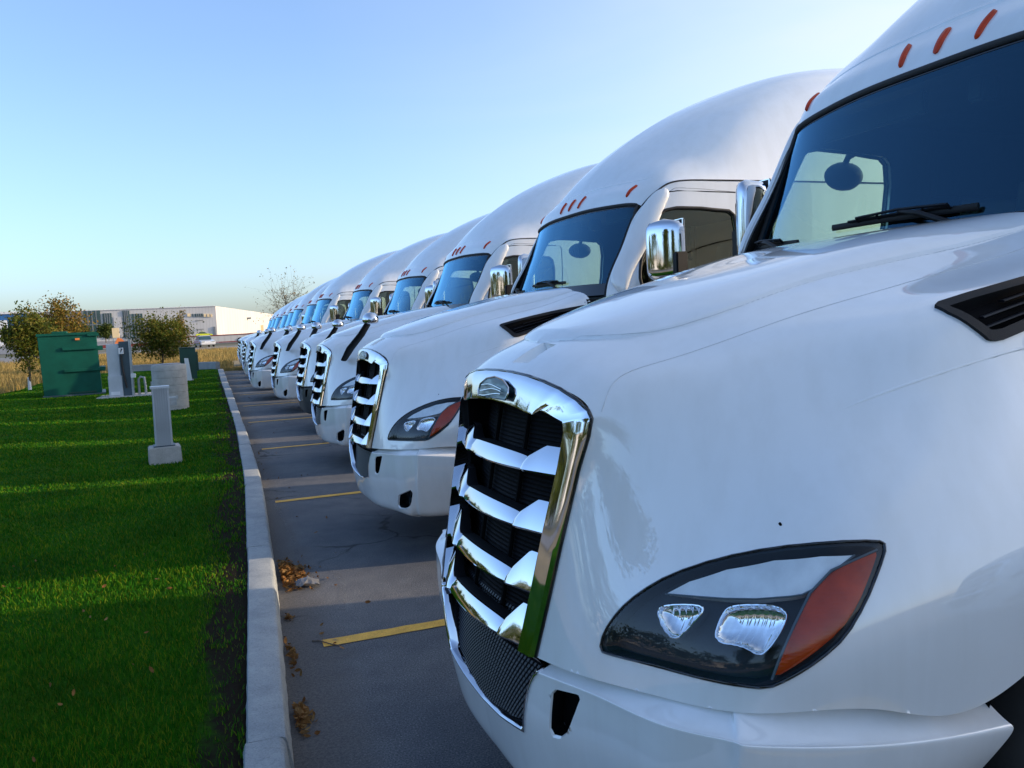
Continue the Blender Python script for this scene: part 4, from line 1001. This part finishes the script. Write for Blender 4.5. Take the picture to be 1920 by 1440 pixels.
for pts,w in (([(.44,6.05),(.60,5.98),(.66,5.75),(.66,5.45),(.62,5.2),(.58,4.95)],.022),([(.33,8.9),(.42,8.3),(.44,7.6),(.46,7.0),(.44,6.4)],.022),([(1.15,6.9),(1.2,6.7),(1.32,6.55)],.02),([(1.0,7.6),(1.3,7.3),(1.5,7.35)],.02)):
    add(mb,stain(pts,w))
o=mb.obj('salt_stain',[M['stain']],None,None,recalc=False); tag(o,kind='structure')

# fallen leaves
def leaves(cx,cy,sx,sy,n,seed,zmax=.05,size=(.011,.024),z0=.004,lawn=False):
    r=np.random.default_rng(seed); mb=MB()
    for k in range(n):
        x=cx+abs(r.normal(0,sx)) if not lawn else cx+r.uniform(-sx,sx); y=cy+(r.normal(0,sy) if not lawn else r.uniform(-sy,sy))
        s=r.uniform(*size); h=zmax*max(0,1-((x-cx)/(2*sx))**2-((y-cy)/(2*sy))**2)*r.uniform(0,1)+z0 if not lawn else float(lawn_z(x,y))+.03
        M3=np.array(Matrix.Rotation(r.uniform(0,6.3),3,'Z')@Matrix.Rotation(r.normal(0,.55),3,'X')@Matrix.Rotation(r.normal(0,.55),3,'Y'))
        P=np.array([(-1,0,.15),(-.4,-.42,0),(.35,-.40,.05),(1,0,.22),(.35,.40,.05),(-.4,.42,0),(0,0,-.12)])*s
        mb.add(P@M3.T+(x,y,h+s*.3),[(0,1,6),(1,2,6),(2,3,6),(3,4,6),(4,5,6),(5,0,6)])
    return mb
mb=leaves(.285,5.85,.075,.15,750,1,.075)
for a in (leaves(.25,4.95,.02,.03,16,2,.02),leaves(.22,4.35,.02,.10,60,3,.02),leaves(.20,3.62,.03,.07,130,4,.04),leaves(.25,4.6,.25,1.5,9,5,.0),leaves(.40,9.5,.3,4,16,7,.0),leaves(.35,18,.3,6,22,8,.0)):
    mb.add(np.concatenate(a.v),a.f)
o=mb.obj('dead_leaves',[M['litter']],None,None,recalc=False); tag(o,kind='stuff')
mb=leaves(-1.3,4.2,1.0,2.4,70,12,0,(.010,.022),lawn=True); o=mb.obj('dead_leaves',[M['litter']],None,None,recalc=False); tag(o,kind='stuff')
# twig and crumpled wrapper
r=np.random.default_rng(21); mb=MB(); 
V=[];n=9
for i in range(n):
    for j in range(n): V.append((.36+.022*i*.9+r.normal(0,.004),5.50+.020*j*.6+r.normal(0,.004),.045*max(0,1-((i-3.5)/4.5)**2-((j-4)/5)**2)+.012+abs(r.normal(0,.010))))
mb.add(V,[(i*n+j,i*n+j+1,(i+1)*n+j+1,(i+1)*n+j) for i in range(n-1) for j in range(n-1)])
o=mb.obj('crumpled_wrapper',[simple('clear_film',(.13,.135,.15),.3,coat=.3,var=.1)],None,None,recalc=False); tag(o,'crumpled pale plastic wrapper lying against the pile of dead leaves','litter')
mb=MB(); mb.tube([(.36,4.52,.006),(.40,4.48,.012),(.45,4.42,.008),(.50,4.38,.005)],[.004,.0035,.003,.002],0,5); mb.tube([(.41,4.47,.012),(.42,4.52,.016)],.002,0,5)
o=mb.obj('twig',[M['bark']]); tag(o,'short dark twig on the asphalt near the front bay line','twig')

# ------------------------------------------------------------ lawn furniture
def bevbox(mb,*a,**k): return mb.box(*a,**k)
t=empty('pedestal_post',(-.79,11.5,.13),.10); tag(t,'short ribbed grey post on a square concrete block in the lawn near the kerb','utility post')
mb=MB(); mb.box((-.205,-.19,-.2),(.205,.19,.20),taper=.06); mb.obj('concrete_base',[M['conc']],t,None,bevel=.012)
mb=MB(); mb.box((-.105,-.10,.20),(.105,.10,.98),taper=.10)
for k in range(7): xx=-.085+.0283*k; mb.box((xx-.006,-.122,.205),(xx+.006,-.098,.965))
for k in range(5): yy=-.075+.0375*k; mb.box((.097,yy-.008,.205),(.106,yy+.008,.96))
mb.box((-.115,-.112,.955),(.115,.112,.985)); mb.box((-.13,-.125,.19),(.13,.125,.215),1)
mb.obj('post',[M['utilgrey'],M['utildark']],t,None)
mb=MB(); mb.box((.10,-.06,.72),(.19,.05,.83)); mb.box((.19,-.02,.80),(.215,.02,.845)); mb.obj('outlet_box',[M['galv']],t,None,bevel=.006)
t=empty('concrete_well_ring',(-1.16,20.2,.12)); tag(t,'pale concrete cylinder with faint horizontal ring joints standing on the lawn','concrete cylinder')
mb=MB(); pr=[(0,-.1),(.375,-.1)]
for k in range(6): z=.06+k*.165; pr+=[(.375,z),(.367,z+.006),(.367,z+.010),(.375,z+.016)]
pr+=[(.375,1.0),(.362,1.03),(.0,1.035)]; mb.lathe(pr,(0,0,0),'z',44); mb.obj('ring_body',[M['conc']],t,35)
mb=MB(); mb.lathe([(0,1.035),(.27,1.035),(.27,1.05),(.25,1.058),(0,1.06)],(0,0,0),'z',32); mb.obj('lid',[M['conc2']],t,35)
# grey cabinet group
t=empty('utility_cabinet',(-2.82,26.2,.10),-.12); tag(t,'grey metal electrical cabinet with a black conduit on a concrete slab','utility cabinet')
mb=MB(); mb.box((-.28,-.2,.05),(.06,.30,1.58)); mb.box((-.28,-.27,.05),(.10,-.2,.66)); mb.obj('meter_box',[M['utilgrey']],t,None,bevel=.012)
mb=MB(); mb.box((.07,-.24,-.02),(.33,.10,1.64)); mb.box((.33,-.26,.02),(.40,-.2,1.70),1); mb.obj('frame_panel',[M['utildark'],M['galv']],t,None,bevel=.006)
mb=MB(); mb.tube([(.12,-.28,1.30),(.13,-.29,.95),(.17,-.29,.55),(.21,-.28,.30)],.028,0,8); mb.tube([(.12,-.28,1.30),(.16,-.29,1.42),(.10,-.27,1.46)],.03,0,8); mb.obj('conduit',[M['rubber']],t,50)
for a_,b_ in (((.07,-.31,1.28),(.20,-.26,1.46)),((-.22,-.285,.10),(.02,-.272,.20)),((.34,-.30,.58),(.47,-.24,.70))): MB().box(a_,b_).obj('label_plate',[M['white']],t,None,bevel=.004)
mb=MB(); mb.tube([(.5,-.1,0),(.5,-.1,.52),(.56,-.1,.58),(.66,-.1,.56),(.68,-.1,.30),(.68,-.1,0)],.035,0,8); mb.tube([(.85,-.05,0),(.85,-.05,.42)],.04,0,8); mb.obj('pipe',[M['galv']],t,50)
t=tag(MB().box((-3.45,25.6,.02),(-1.5,27.0,.165)).obj('concrete_slab',[M['conc']],None,None,bevel=.015),'flat concrete slab under the grey electrical cabinet','slab')
# green transformer
t=empty('transformer_box',(-4.38,28.6,.05),.12); tag(t,'large dark green metal transformer box with ribbed bands on a grey pad','transformer')
mb=MB(); mb.box((-.86,-.95,-.1),(.84,1.05,.16)); mb.obj('pad',[M['utildark']],t,None,bevel=.01)
mb=MB(); 
mb.prism([(-.82,.14),(.74,.14),(.70,1.96),(-.87,1.99)],-.88,.95,'y'); mb.box((-.90,-.92,1.95),(.73,.98,2.03),0); mb.box((-.5,-.6,2.03),(-.1,.5,2.09),0)
mb.box((-.24,-.945,1.50),(.72,-.87,1.60)); mb.box((-.24,-.945,.84),(.74,-.87,.93)); mb.box((-.15,-.90,.18),(.6,-.875,.24),1)
mb.box((.70,-.86,1.46),(.86,.90,1.60)); mb.box((.72,-.86,.82),(.89,.90,.94)); mb.box((.45,-.93,1.9),(.78,-.86,2.0))
mb.obj('cabinet',[M['green'],M['greend']],t,None,bevel=.01)
mb=MB(); mb.box((.13,-.915,1.80),(.25,-.90,1.86)); mb.obj('warning_label',[M['orange']],t)
# small green box
t=empty('junction_box',(-1.24,34.2,.11),.06); tag(t,'small dark green metal box on the lawn near the far end of the kerb','junction box')
mb=MB(); mb.box((-.30,-.25,.06),(.28,.25,1.25)); mb.prism([(-.32,1.25),(.30,1.25),(.30,1.29),(-.32,1.29)],-.28,.28,'y'); mb.box((.28,-.2,.35),(.36,.2,1.1)); mb.obj('cabinet',[M['greend']],t,None,bevel=.012)
mb=MB(); mb.box((-.34,-.42,-.05),(.14,.3,.06)); mb.obj('pad',[M['conc2']],t,None,bevel=.01)
t=tag(MB().prism([(-.11,0),(.09,0),(.055,.86),(-.09,.88)],-.03,.03,'y').obj('marker_post',[M['white']],None,None,bevel=.008),'flat white marker post leaning in front of the small green box','marker post'); t.location=(-1.22,33.75,.12); t.rotation_euler=(0,-.06,0)
# low end wall
mb=MB(); P=np.array([(-4.6,47.4),(-3.2,47.0),(-1.6,46.2),(-.55,45.0),(-.22,44.1)]); P=chaikin(P,2,False); n=len(P); T=np.gradient(P,axis=0);T/=np.linalg.norm(T,axis=1)[:,None];Nn=np.stack([-T[:,1],T[:,0]],1)
a=P-Nn*.11;b=P+Nn*.11; L=[np.c_[a,np.full(n,0)],np.c_[a,np.full(n,.47)],np.c_[a+Nn*.02,np.full(n,.49)],np.c_[b-Nn*.02,np.full(n,.49)],np.c_[b,np.full(n,.47)],np.c_[b,np.full(n,0)]]
V=np.concatenate(L);F=[(k*n+i,k*n+i+1,(k+1)*n+i+1,(k+1)*n+i) for k in range(5) for i in range(n-1)]+[tuple(k*n for k in range(6)),tuple(k*n+n-1 for k in range(6))]
mb.add(V,F); o=mb.obj('low_wall',[M['conc2']],None,40); tag(o,'low grey concrete wall closing the far end of the lawn','wall')

# ------------------------------------------------------------ trees
def tree(name,loc,h,crown,leafm,label,cat='tree',nleaf=5000,leaf=.05,seed=1,trunk_h=None,tr=.04,lobes=None,bare=False,group=None,twigs=60):
    r=np.random.default_rng(seed); t=empty(name,loc); tag(t,label,cat,group)
    th=trunk_h or h*.35; mb=MB(); top=np.array((r.normal(0,.04)*h,r.normal(0,.04)*h,h*.80))
    tp=[np.array((0,0,-.1)),np.array((.01,0,th*.5)),np.array((top[0]*.3,top[1]*.3,th)),top*[.7,.7,.8],top]
    mb.tube(tp,[tr,tr*.85,tr*.7,tr*.4,tr*.12],0,8)
    cx,cy,cz,rx,ry,rz=crown; ends=[]
    for k in range(twigs):
        z0=th*.8+(h*.75-th*.8)*r.uniform(0,1)**.8; f=(z0-th)/max(.1,h*.8-th); st=np.array((top[0]*f*.8,top[1]*f*.8,z0)) if f>0 else np.array((0,0,z0))
        d=r.normal(0,1,3); d/=np.linalg.norm(d); e=np.array((cx,cy,cz))+d*np.array((rx,ry,rz))*r.uniform(.55,1.0)
        if e[2]<z0-.1*h: e[2]=z0+.05*h
        mid=(st+e)/2+np.array((0,0,-.05*h))*0+r.normal(0,.04*h,3)
        mb.tube([st,mid,e],[tr*.32,tr*.18,tr*.05],0,5); ends.append(e); ends.append(mid)
        if bare:
            for q in range(4):
                e2=e+r.normal(0,.13*h,3); mb.tube([(mid+e)/2,e2],[tr*.1,tr*.03],0,4); ends.append(e2)
    mb.obj('trunk',[M['bark']],t,50)
    ends=np.array(ends); nc=len(ends); per=max(1,nleaf//nc); sz=r.uniform(.5,1.25,nc)
    C=np.repeat(ends,per,0)+r.normal(0,1,(nc*per,3))*np.repeat(sz,per)[:,None]*np.array((rx,ry,rz))*(.05 if bare else .17)
    C=C[C[:,2]>th*.55]; n=len(C)
    a=r.normal(0,1,(n,3));a/=np.linalg.norm(a,axis=1)[:,None]; b=r.normal(0,1,(n,3)); b-=a*(a*b).sum(1)[:,None]; b/=np.linalg.norm(b,axis=1)[:,None]
    s=leaf*r.uniform(.6,1.3,n)[:,None]
    V=np.stack([C-a*s,C-b*s*.5,C+a*s,C+b*s*.5],1).reshape(-1,3); me=bpy.data.meshes.new('crown'); F=np.arange(4*n).reshape(n,4)
    me.vertices.add(4*n); me.vertices.foreach_set('co',V.ravel()); me.loops.add(4*n); me.loops.foreach_set('vertex_index',F.ravel()); me.polygons.add(n); me.polygons.foreach_set('loop_start',np.arange(n)*4)
    me.materials.append(leafm); me.update(calc_edges=True); o=bpy.data.objects.new('crown',me); COL.objects.link(o); o.parent=t
    return t
t=tree('young_tree',(-6.62,33.6,.0),3.15,(.1,0,2.0,1.0,.95,1.15),M['leafA'],'young olive leaved tree with white trunk guard, left of the green transformer box',nleaf=9000,leaf=.055,seed=3,trunk_h=.9,tr=.045)
mb=MB(); mb.lathe([(.065,-.02),(.06,.2),(.045,.62),(.04,.62),(.045,.2),(.05,-.02)],(0,0,0),'z',12); mb.obj('trunk_guard',[M['white']],t,50)
tree('young_tree',(-6.9,41,.0),3.8,(.2,0,2.5,1.15,1.1,1.25),M['leafB'],'taller young tree with golden orange leaves behind the green transformer box',nleaf=6500,leaf=.06,seed=4,trunk_h=1.1,tr=.05)
t=tree('bushy_tree',(-3.25,51,.0),3.3,(-.05,0,1.75,1.75,1.4,1.5),M['leafA'],'broad bushy tree with dark olive leaves beyond the low wall',nleaf=10000,leaf=.07,seed=6,trunk_h=.5,tr=.06,twigs=80)
tree('slender_tree',(-2.1,52,.0),3.5,(0,0,2.0,.5,.5,1.5),M['leafB'],'slender young tree with rust coloured leaves right of the bushy tree',nleaf=2200,leaf=.06,seed=8,trunk_h=.6,tr=.04,twigs=36)
tree('bare_tree',(5.3,68,.1),6.2,(0,0,4.2,1.9,1.9,2.0),M['leafB'],'thin bare tree with few brown leaves rising behind the far trucks',nleaf=900,leaf=.06,seed=9,trunk_h=2.0,tr=.07,bare=True,twigs=46)
for k,(x,y,h,l) in enumerate([(-31,215,5.5,'round green tree in front of the glazed part of the building'),(-26,218,4.8,'small green shrub tree left of the dark glass column of the building'),(-45,212,5.0,'low green tree before the blue wall of the building')]):
    tree('shrub_tree',(x,y,float(terr(x,y))),h,(0,0,h*.55,h*.42,h*.42,h*.42),M['leafC'],l,nleaf=1600,leaf=.28,seed=20+k,trunk_h=h*.2,tr=.12,twigs=30,group='shrub trees before the building')
for k,(x,y,h,l) in enumerate([(-10.5,-1.5,6.5,'leafy green street tree left of the camera'),(-13.5,9.5,0,''),(-12,-9,7.5,'tall leafy street tree behind the camera on the left')]):
    if h: tree('street_tree',(x,y,0),h,(0,0,h*.62,h*.27,h*.27,h*.34),M['leafC'],l,nleaf=5000,leaf=.13,seed=30+k,trunk_h=h*.33,tr=.12,twigs=60,group='street trees by the road')

# wooded edge and sheds across the road on the left, seen in the chrome and the paint
r=np.random.default_rng(77); n=26000; yy=r.uniform(-90,150,n); base=7+2.5*np.sin(yy*.11)+2*np.sin(yy*.31+1)+1.5*vn(yy,yy*0,.5,31)
cl=r.integers(0,420,n); cyy=r.uniform(-90,150,420)[cl]; cxx=r.uniform(-52,-42,420)[cl]; ch=(7+2.5*np.sin(cyy*.11)+2*np.sin(cyy*.31+1))*r.uniform(.3,.95,420)[cl]
px_=cxx+r.normal(0,1.2,n); py_=cyy+r.normal(0,1.2,n); pz_=np.maximum(.2,ch+r.normal(0,.9,n)-.2)
o=blades('distant_wood',px_,py_,pz_,r.uniform(.3,.7,n),r.uniform(.4,.8,n),M['leafC'],1.2,r); tag(o,kind='stuff')
for k,(x0,y0,x1,y1,h,mm,l) in enumerate([(-95,-40,-70,15,6.5,'clad','low white shed beyond the wood on the left of the road'),(-100,40,-72,95,7.5,'bgrey','low grey shed beyond the wood on the left of the road')]):
    t=empty('shed',((x0+x1)/2,(y0+y1)/2,0)); tag(t,l,'building'); a=(x1-x0)/2;b=(y1-y0)/2
    MB().box((-a,-b,0),(a,b,h)).obj('wall',[M[mm]],t); MB().prism([(-b-.4,h),(b+.4,h),(b+.4,h+.3),(0,h+1.5),(-b-.4,h+.3)],-a-.4,a+.4,'x').obj('roof',[M['bgrey']],t)
    for q in range(4): yy0=-b+6+q*(2*b-12)/4; MB().box((a,yy0,0),(a+.1,yy0+4,4)).obj('loading_door',[M['utilgrey']],t)

# ------------------------------------------------------------ far building, vehicles, sign
def BX(px): return -.7+(px-408)*.1388
def BZ(px,y): return 1.7+((654-.049*px)-y)*.1722
B=empty('industrial_building',(0,262,0)); tag(B,'long low white industrial building with blue end and glazed entrances in the distance','building')
mb=MB(); H=11.4
def wallq(mb,p,q,z0,z1,m=0,th=.3):
    p=np.array(p,float);q=np.array(q,float); d=(q-p)/np.linalg.norm(q-p); n=np.array((-d[1],d[0])); a=p+n*th;b=q+n*th
    mb.add([(*p,z0),(*q,z0),(*b,z0),(*a,z0),(*p,z1),(*q,z1),(*b,z1),(*a,z1)],[(0,3,2,1),(4,5,6,7),(0,1,5,4),(1,2,6,5),(2,3,7,6),(3,0,4,7)],m)
wallq(mb,(BX(55),0),(-.7,0),1.6,H); wallq(mb,(-.7,0),(28,150),1.6,H+.0)
wallq(mb,(-120,150),(BX(55),0),1.6,H-1,0) if False else None
mb.add([(BX(-300),.1,H-.6),(-.9,.1,H-.6),(27,150,H-.6),(-120,150,H-.6)],[(0,1,2,3)])
w=mb.obj('wall',[M['clad']],B)
mb=MB(); wallq(mb,(BX(-300),-.02),(BX(55),-.02),1.6,H+.2); w2=mb.obj('blue_wall',[M['cladb']],B)
mb=MB(); mb.box((BX(-300),-.35,H-.1),(BX(55),.4,H+.5)); mb.box((BX(55),-.25,H-.05),(-.62,.4,H+.12)); mb.obj('parapet',[M['white']],B)
mb=MB(); mb.box((BX(-12),-.3,2.1),(BX(12),-.1,BZ(6,608))); mb.box((BX(-80),-.3,2.1),(BX(-50),-.1,BZ(6,608))); mb.obj('loading_door',[M['white']],B)
for a,b,y0,y1,mm in ((118,150,590,636,'bgrey'),(150,182,589,636,'bglass'),(186,203,594,636,'bglass'),(224,237,589,636,'bglass'),(241,262,594,636,'bglass'),(206,221,600,634,'clad'),(360,362,592,597,'bglass'),(365,381,592,597,'bglass'),(401,405,614,630,'bgrey')):
    mb=MB(); mb.box((BX(a),-.28 if mm!='bgrey' else -.34,max(2.0,BZ(a,y1))),(BX(b),-.04,min(H,BZ(a,y0)))); 
    if mm=='bglass' and b-a>10:
        for k in range(1,4): x_=BX(a)+(BX(b)-BX(a))*k/4; mb.box((x_-.12,-.36,max(2.0,BZ(a,y1))),(x_+.12,-.28,min(H,BZ(a,y0))),1)
        for zz in (4.5,7.2): mb.box((BX(a),-.35,zz),(BX(b),-.28,zz+.2),1)
    mb.obj('window' if mm=='bglass' else ('door' if a==401 else 'panel'),[M[mm],M['bgrey']],B)
for a,b in ((350,358),(383,389),(390,396),(397,401)):
    mb=MB(); mb.box((BX(a),-.3,BZ(a,597)),(BX(b)-.2,-.04,BZ(a,592))); mb.obj('window',[M['signy']],B)
mb=MB(); mb.box((10.1,55,8.2),(11.3,57,8.8)); mb.obj('wall_lamp',[M['bgrey']],B)
mb=MB(); mb.box((15,87,3.2),(17.0,91,6.2)); mb.obj('door',[M['signy']],B)

def car(name,loc,rz,mat,label,cat='car',L=4.5,W=1.8,Hh=1.48):
    t=empty(name,loc,rz); tag(t,label,cat)
    prof=[(-L/2,.35),(-L/2,.75),(-L/2+.12,.92),(-L/2+.75,.98),(L/2-1.3,.95),(L/2-.15,.78),(L/2,.6),(L/2,.32),(L/2-.4,.25),(-L/2+.4,.25)]
    mb=MB(); mb.prism(prof,-W/2,W/2,'y'); mb.obj('body',[mat],t,None,bevel=.06)
    cab=[(-L/2+.55,.96),(-L/2+1.05,Hh-.06),(-L/2+1.5,Hh),(L/2-2.2,Hh-.02),(L/2-1.35,.95)]
    mb=MB(); mb.prism(cab,-W/2+.16,W/2-.16,'y'); mb.obj('windows',[M['bglass']],t,None,bevel=.05)
    mb=MB(); mb.prism([(-L/2+1.05,Hh-.04),(-L/2+1.5,Hh+.02),(L/2-2.2,Hh),(L/2-2.1,Hh-.06)],-W/2+.14,W/2-.14,'y'); mb.obj('roof',[mat],t,None,bevel=.02)
    for x in (-L/2+.85,L/2-.9):
        for s in (1,-1):
            mb=MB(); mb.lathe([(0,-.1),(.30,-.1),(.33,-.06),(.33,.06),(.30,.1),(0,.1)],(x,s*(W/2-.08),.33),'y',20); wh=mb.obj('wheel',[M['tyre']],t,50)
            mb=MB(); mb.lathe([(0,s*.115),(.2,s*.112),(.2,s*.09)],(x,s*(W/2-.08),.33),'y',16); mb.obj('rim',[M['alu']],wh,50)
    for s in (1,-1):
        mb=MB(); mb.box((L/2-.14,s*.62-.2,.60),(L/2-.02,s*.62+.2,.74)); mb.obj('headlight',[M['reflector']],t,None,bevel=.02)
    return t
car('parked_car',(-1.95,113,float(terr(0,113))),-1.35,M['silver'],'silver grey car facing the camera before the low white trailer')
car('parked_car',(-4.2,246,float(terr(0,246))),.05,M['yellow'],'bright yellow green car parked side on by the white building')
t=empty('flat_trailer',(-1.2,128,float(terr(0,128)))); tag(t,'long low white trailer with dark red edge rails parked on the road','trailer')
mb=MB(); mb.box((-5.5,-1.2,.35),(6.0,1.2,1.25)); mb.obj('body',[M['clad']],t,None,bevel=.02)
mb=MB(); mb.box((-5.6,-1.25,1.25),(6.1,1.25,1.38)); mb.box((1.0,-1.26,.22),(6.0,-1.18,.36)); mb.obj('rail',[M['red']],t,None)
for x in (4.0,5.0):
    for s in (1,-1): mb=MB(); mb.lathe([(0,-.14),(.42,-.14),(.45,-.08),(.45,.08),(.42,.14),(0,.14)],(x,s*1.15,.40),'y',22); mb.obj('wheel',[M['tyre']],t,50)
t=empty('road_sign',(-11.7,109,float(terr(0,109)))); tag(t,'cream sign board above an orange barrier beside the far road','road sign')
mb=MB(); mb.box((-.55,-.04,1.75),(.25,.04,2.95)); mb.obj('board',[M['signy']],t,None,bevel=.02)
mb=MB(); mb.box((-.5,-.06,.1),(-.42,.06,1.8)); mb.box((.1,-.06,.1),(.18,.06,1.8)); mb.obj('leg',[M['galv']],t)
mb=MB(); mb.prism([(-.5,.25),(1.1,.25),(.85,1.15),(.45,1.65),(0,1.75),(-.35,1.1)],-.16,-.10,'y'); mb.obj('barrier',[M['orange']],t,None,bevel=.02)
mb=MB(); mb.box((-18,143,float(terr(0,143))),(70,143.4,float(terr(0,143))+.5)); o=mb.obj('roadside_barrier',[M['red']]); tag(o,'long low dark red barrier between the road and the building forecourt','barrier')

# ------------------------------------------------------------ camera, light, world
cam=bpy.data.cameras.new('camera'); co=bpy.data.objects.new('camera',cam); COL.objects.link(co); sc.camera=co
yaw,pit,rol,f=0.3413,0.0741,-0.0492,1522.5
fw=np.array((math.sin(yaw)*math.cos(pit),math.cos(yaw)*math.cos(pit),-math.sin(pit))); r0=np.array((math.cos(yaw),-math.sin(yaw),0)); u0=np.cross(r0,fw)
rt=math.cos(rol)*r0+math.sin(rol)*u0; up=-math.sin(rol)*r0+math.cos(rol)*u0
co.matrix_world=Matrix(((rt[0],up[0],-fw[0],0),(rt[1],up[1],-fw[1],0),(rt[2],up[2],-fw[2],1.7),(0,0,0,1)))
cam.sensor_width=36; cam.lens=f/1920*36; cam.clip_end=6000; cam.clip_start=.05
AZ=R(SUNAZ); EL=R(SUNEL)     # azimuth measured from +X towards +Y
sd=Vector((math.cos(AZ)*math.cos(EL),math.sin(AZ)*math.cos(EL),math.sin(EL)))
L=bpy.data.lights.new('sun','SUN'); L.energy=SUNPOW; L.angle=R(.5); L.color=(1,.76,.50); lo=bpy.data.objects.new('sun',L); COL.objects.link(lo)
lo.rotation_euler=sd.to_track_quat('Z','Y').to_euler()
W=bpy.data.worlds.new('World'); sc.world=W; W.use_nodes=True; t=W.node_tree; bg=t.nodes['Background']
sk=t.nodes.new('ShaderNodeTexSky'); sk.sky_type='NISHITA'; sk.sun_disc=False; sk.sun_elevation=EL; sk.sun_rotation=math.pi/2-AZ
sk.altitude=200; sk.air_density=AIR; sk.dust_density=DUST; sk.ozone_density=OZ
# thin high cirrus veil, brighter towards the sun
tc=t.nodes.new('ShaderNodeTexCoord'); mp=t.nodes.new('ShaderNodeMapping'); mp.inputs['Scale'].default_value=(1.2,1.0,4.5); mp.inputs['Rotation'].default_value=(.12,.25,.4)
t.links.new(tc.outputs['Generated'],mp.inputs[0]); nz=t.nodes.new('ShaderNodeTexNoise'); nz.inputs['Scale'].default_value=1.6; nz.inputs['Detail'].default_value=5; nz.inputs['Roughness'].default_value=.5; nz.inputs['Distortion'].default_value=.6
t.links.new(mp.outputs[0],nz.inputs['Vector']); dt=t.nodes.new('ShaderNodeVectorMath'); dt.operation='DOT_PRODUCT'; dt.inputs[1].default_value=tuple(sd); t.links.new(tc.outputs['Generated'],dt.inputs[0])
cr=ramp(t,nz.outputs['Fac'],[(.30,(.35,)*3),(.70,(1,)*3)]); dr=ramp(t,dt.outputs['Value'],[(.0,(.05,)*3),(.25,(.26,)*3),(.60,(.72,)*3),(1.0,(.85,)*3)])
mu=t.nodes.new('ShaderNodeMath'); mu.operation='MULTIPLY'; t.links.new(cr,mu.inputs[0]); t.links.new(dr,mu.inputs[1])
cm_=t.nodes.new('ShaderNodeMix'); cm_.data_type='RGBA'; t.links.new(mu.outputs[0],cm_.inputs[0]); ti=t.nodes.new('ShaderNodeMix'); ti.data_type='RGBA'; ti.blend_type='MULTIPLY'; ti.inputs[0].default_value=1; ti.inputs[7].default_value=(.99,.965,.975,1); t.links.new(sk.outputs[0],ti.inputs[6]); t.links.new(ti.outputs[2],cm_.inputs[6]); cm_.inputs[7].default_value=(2.25,2.35,2.40,1)
t.links.new(cm_.outputs[2],bg.inputs[0]); bg.inputs[1].default_value=SKY
vs=sc.view_settings; vs.view_transform='Standard'; vs.look='None'; vs.exposure=EXPO; vs.gamma=1; vs.use_curve_mapping=False
sc.render.engine='CYCLES'; sc.cycles.max_bounces=9; sc.cycles.transparent_max_bounces=14; sc.cycles.glossy_bounces=5
sc.render.resolution_x=1024; sc.render.resolution_y=768
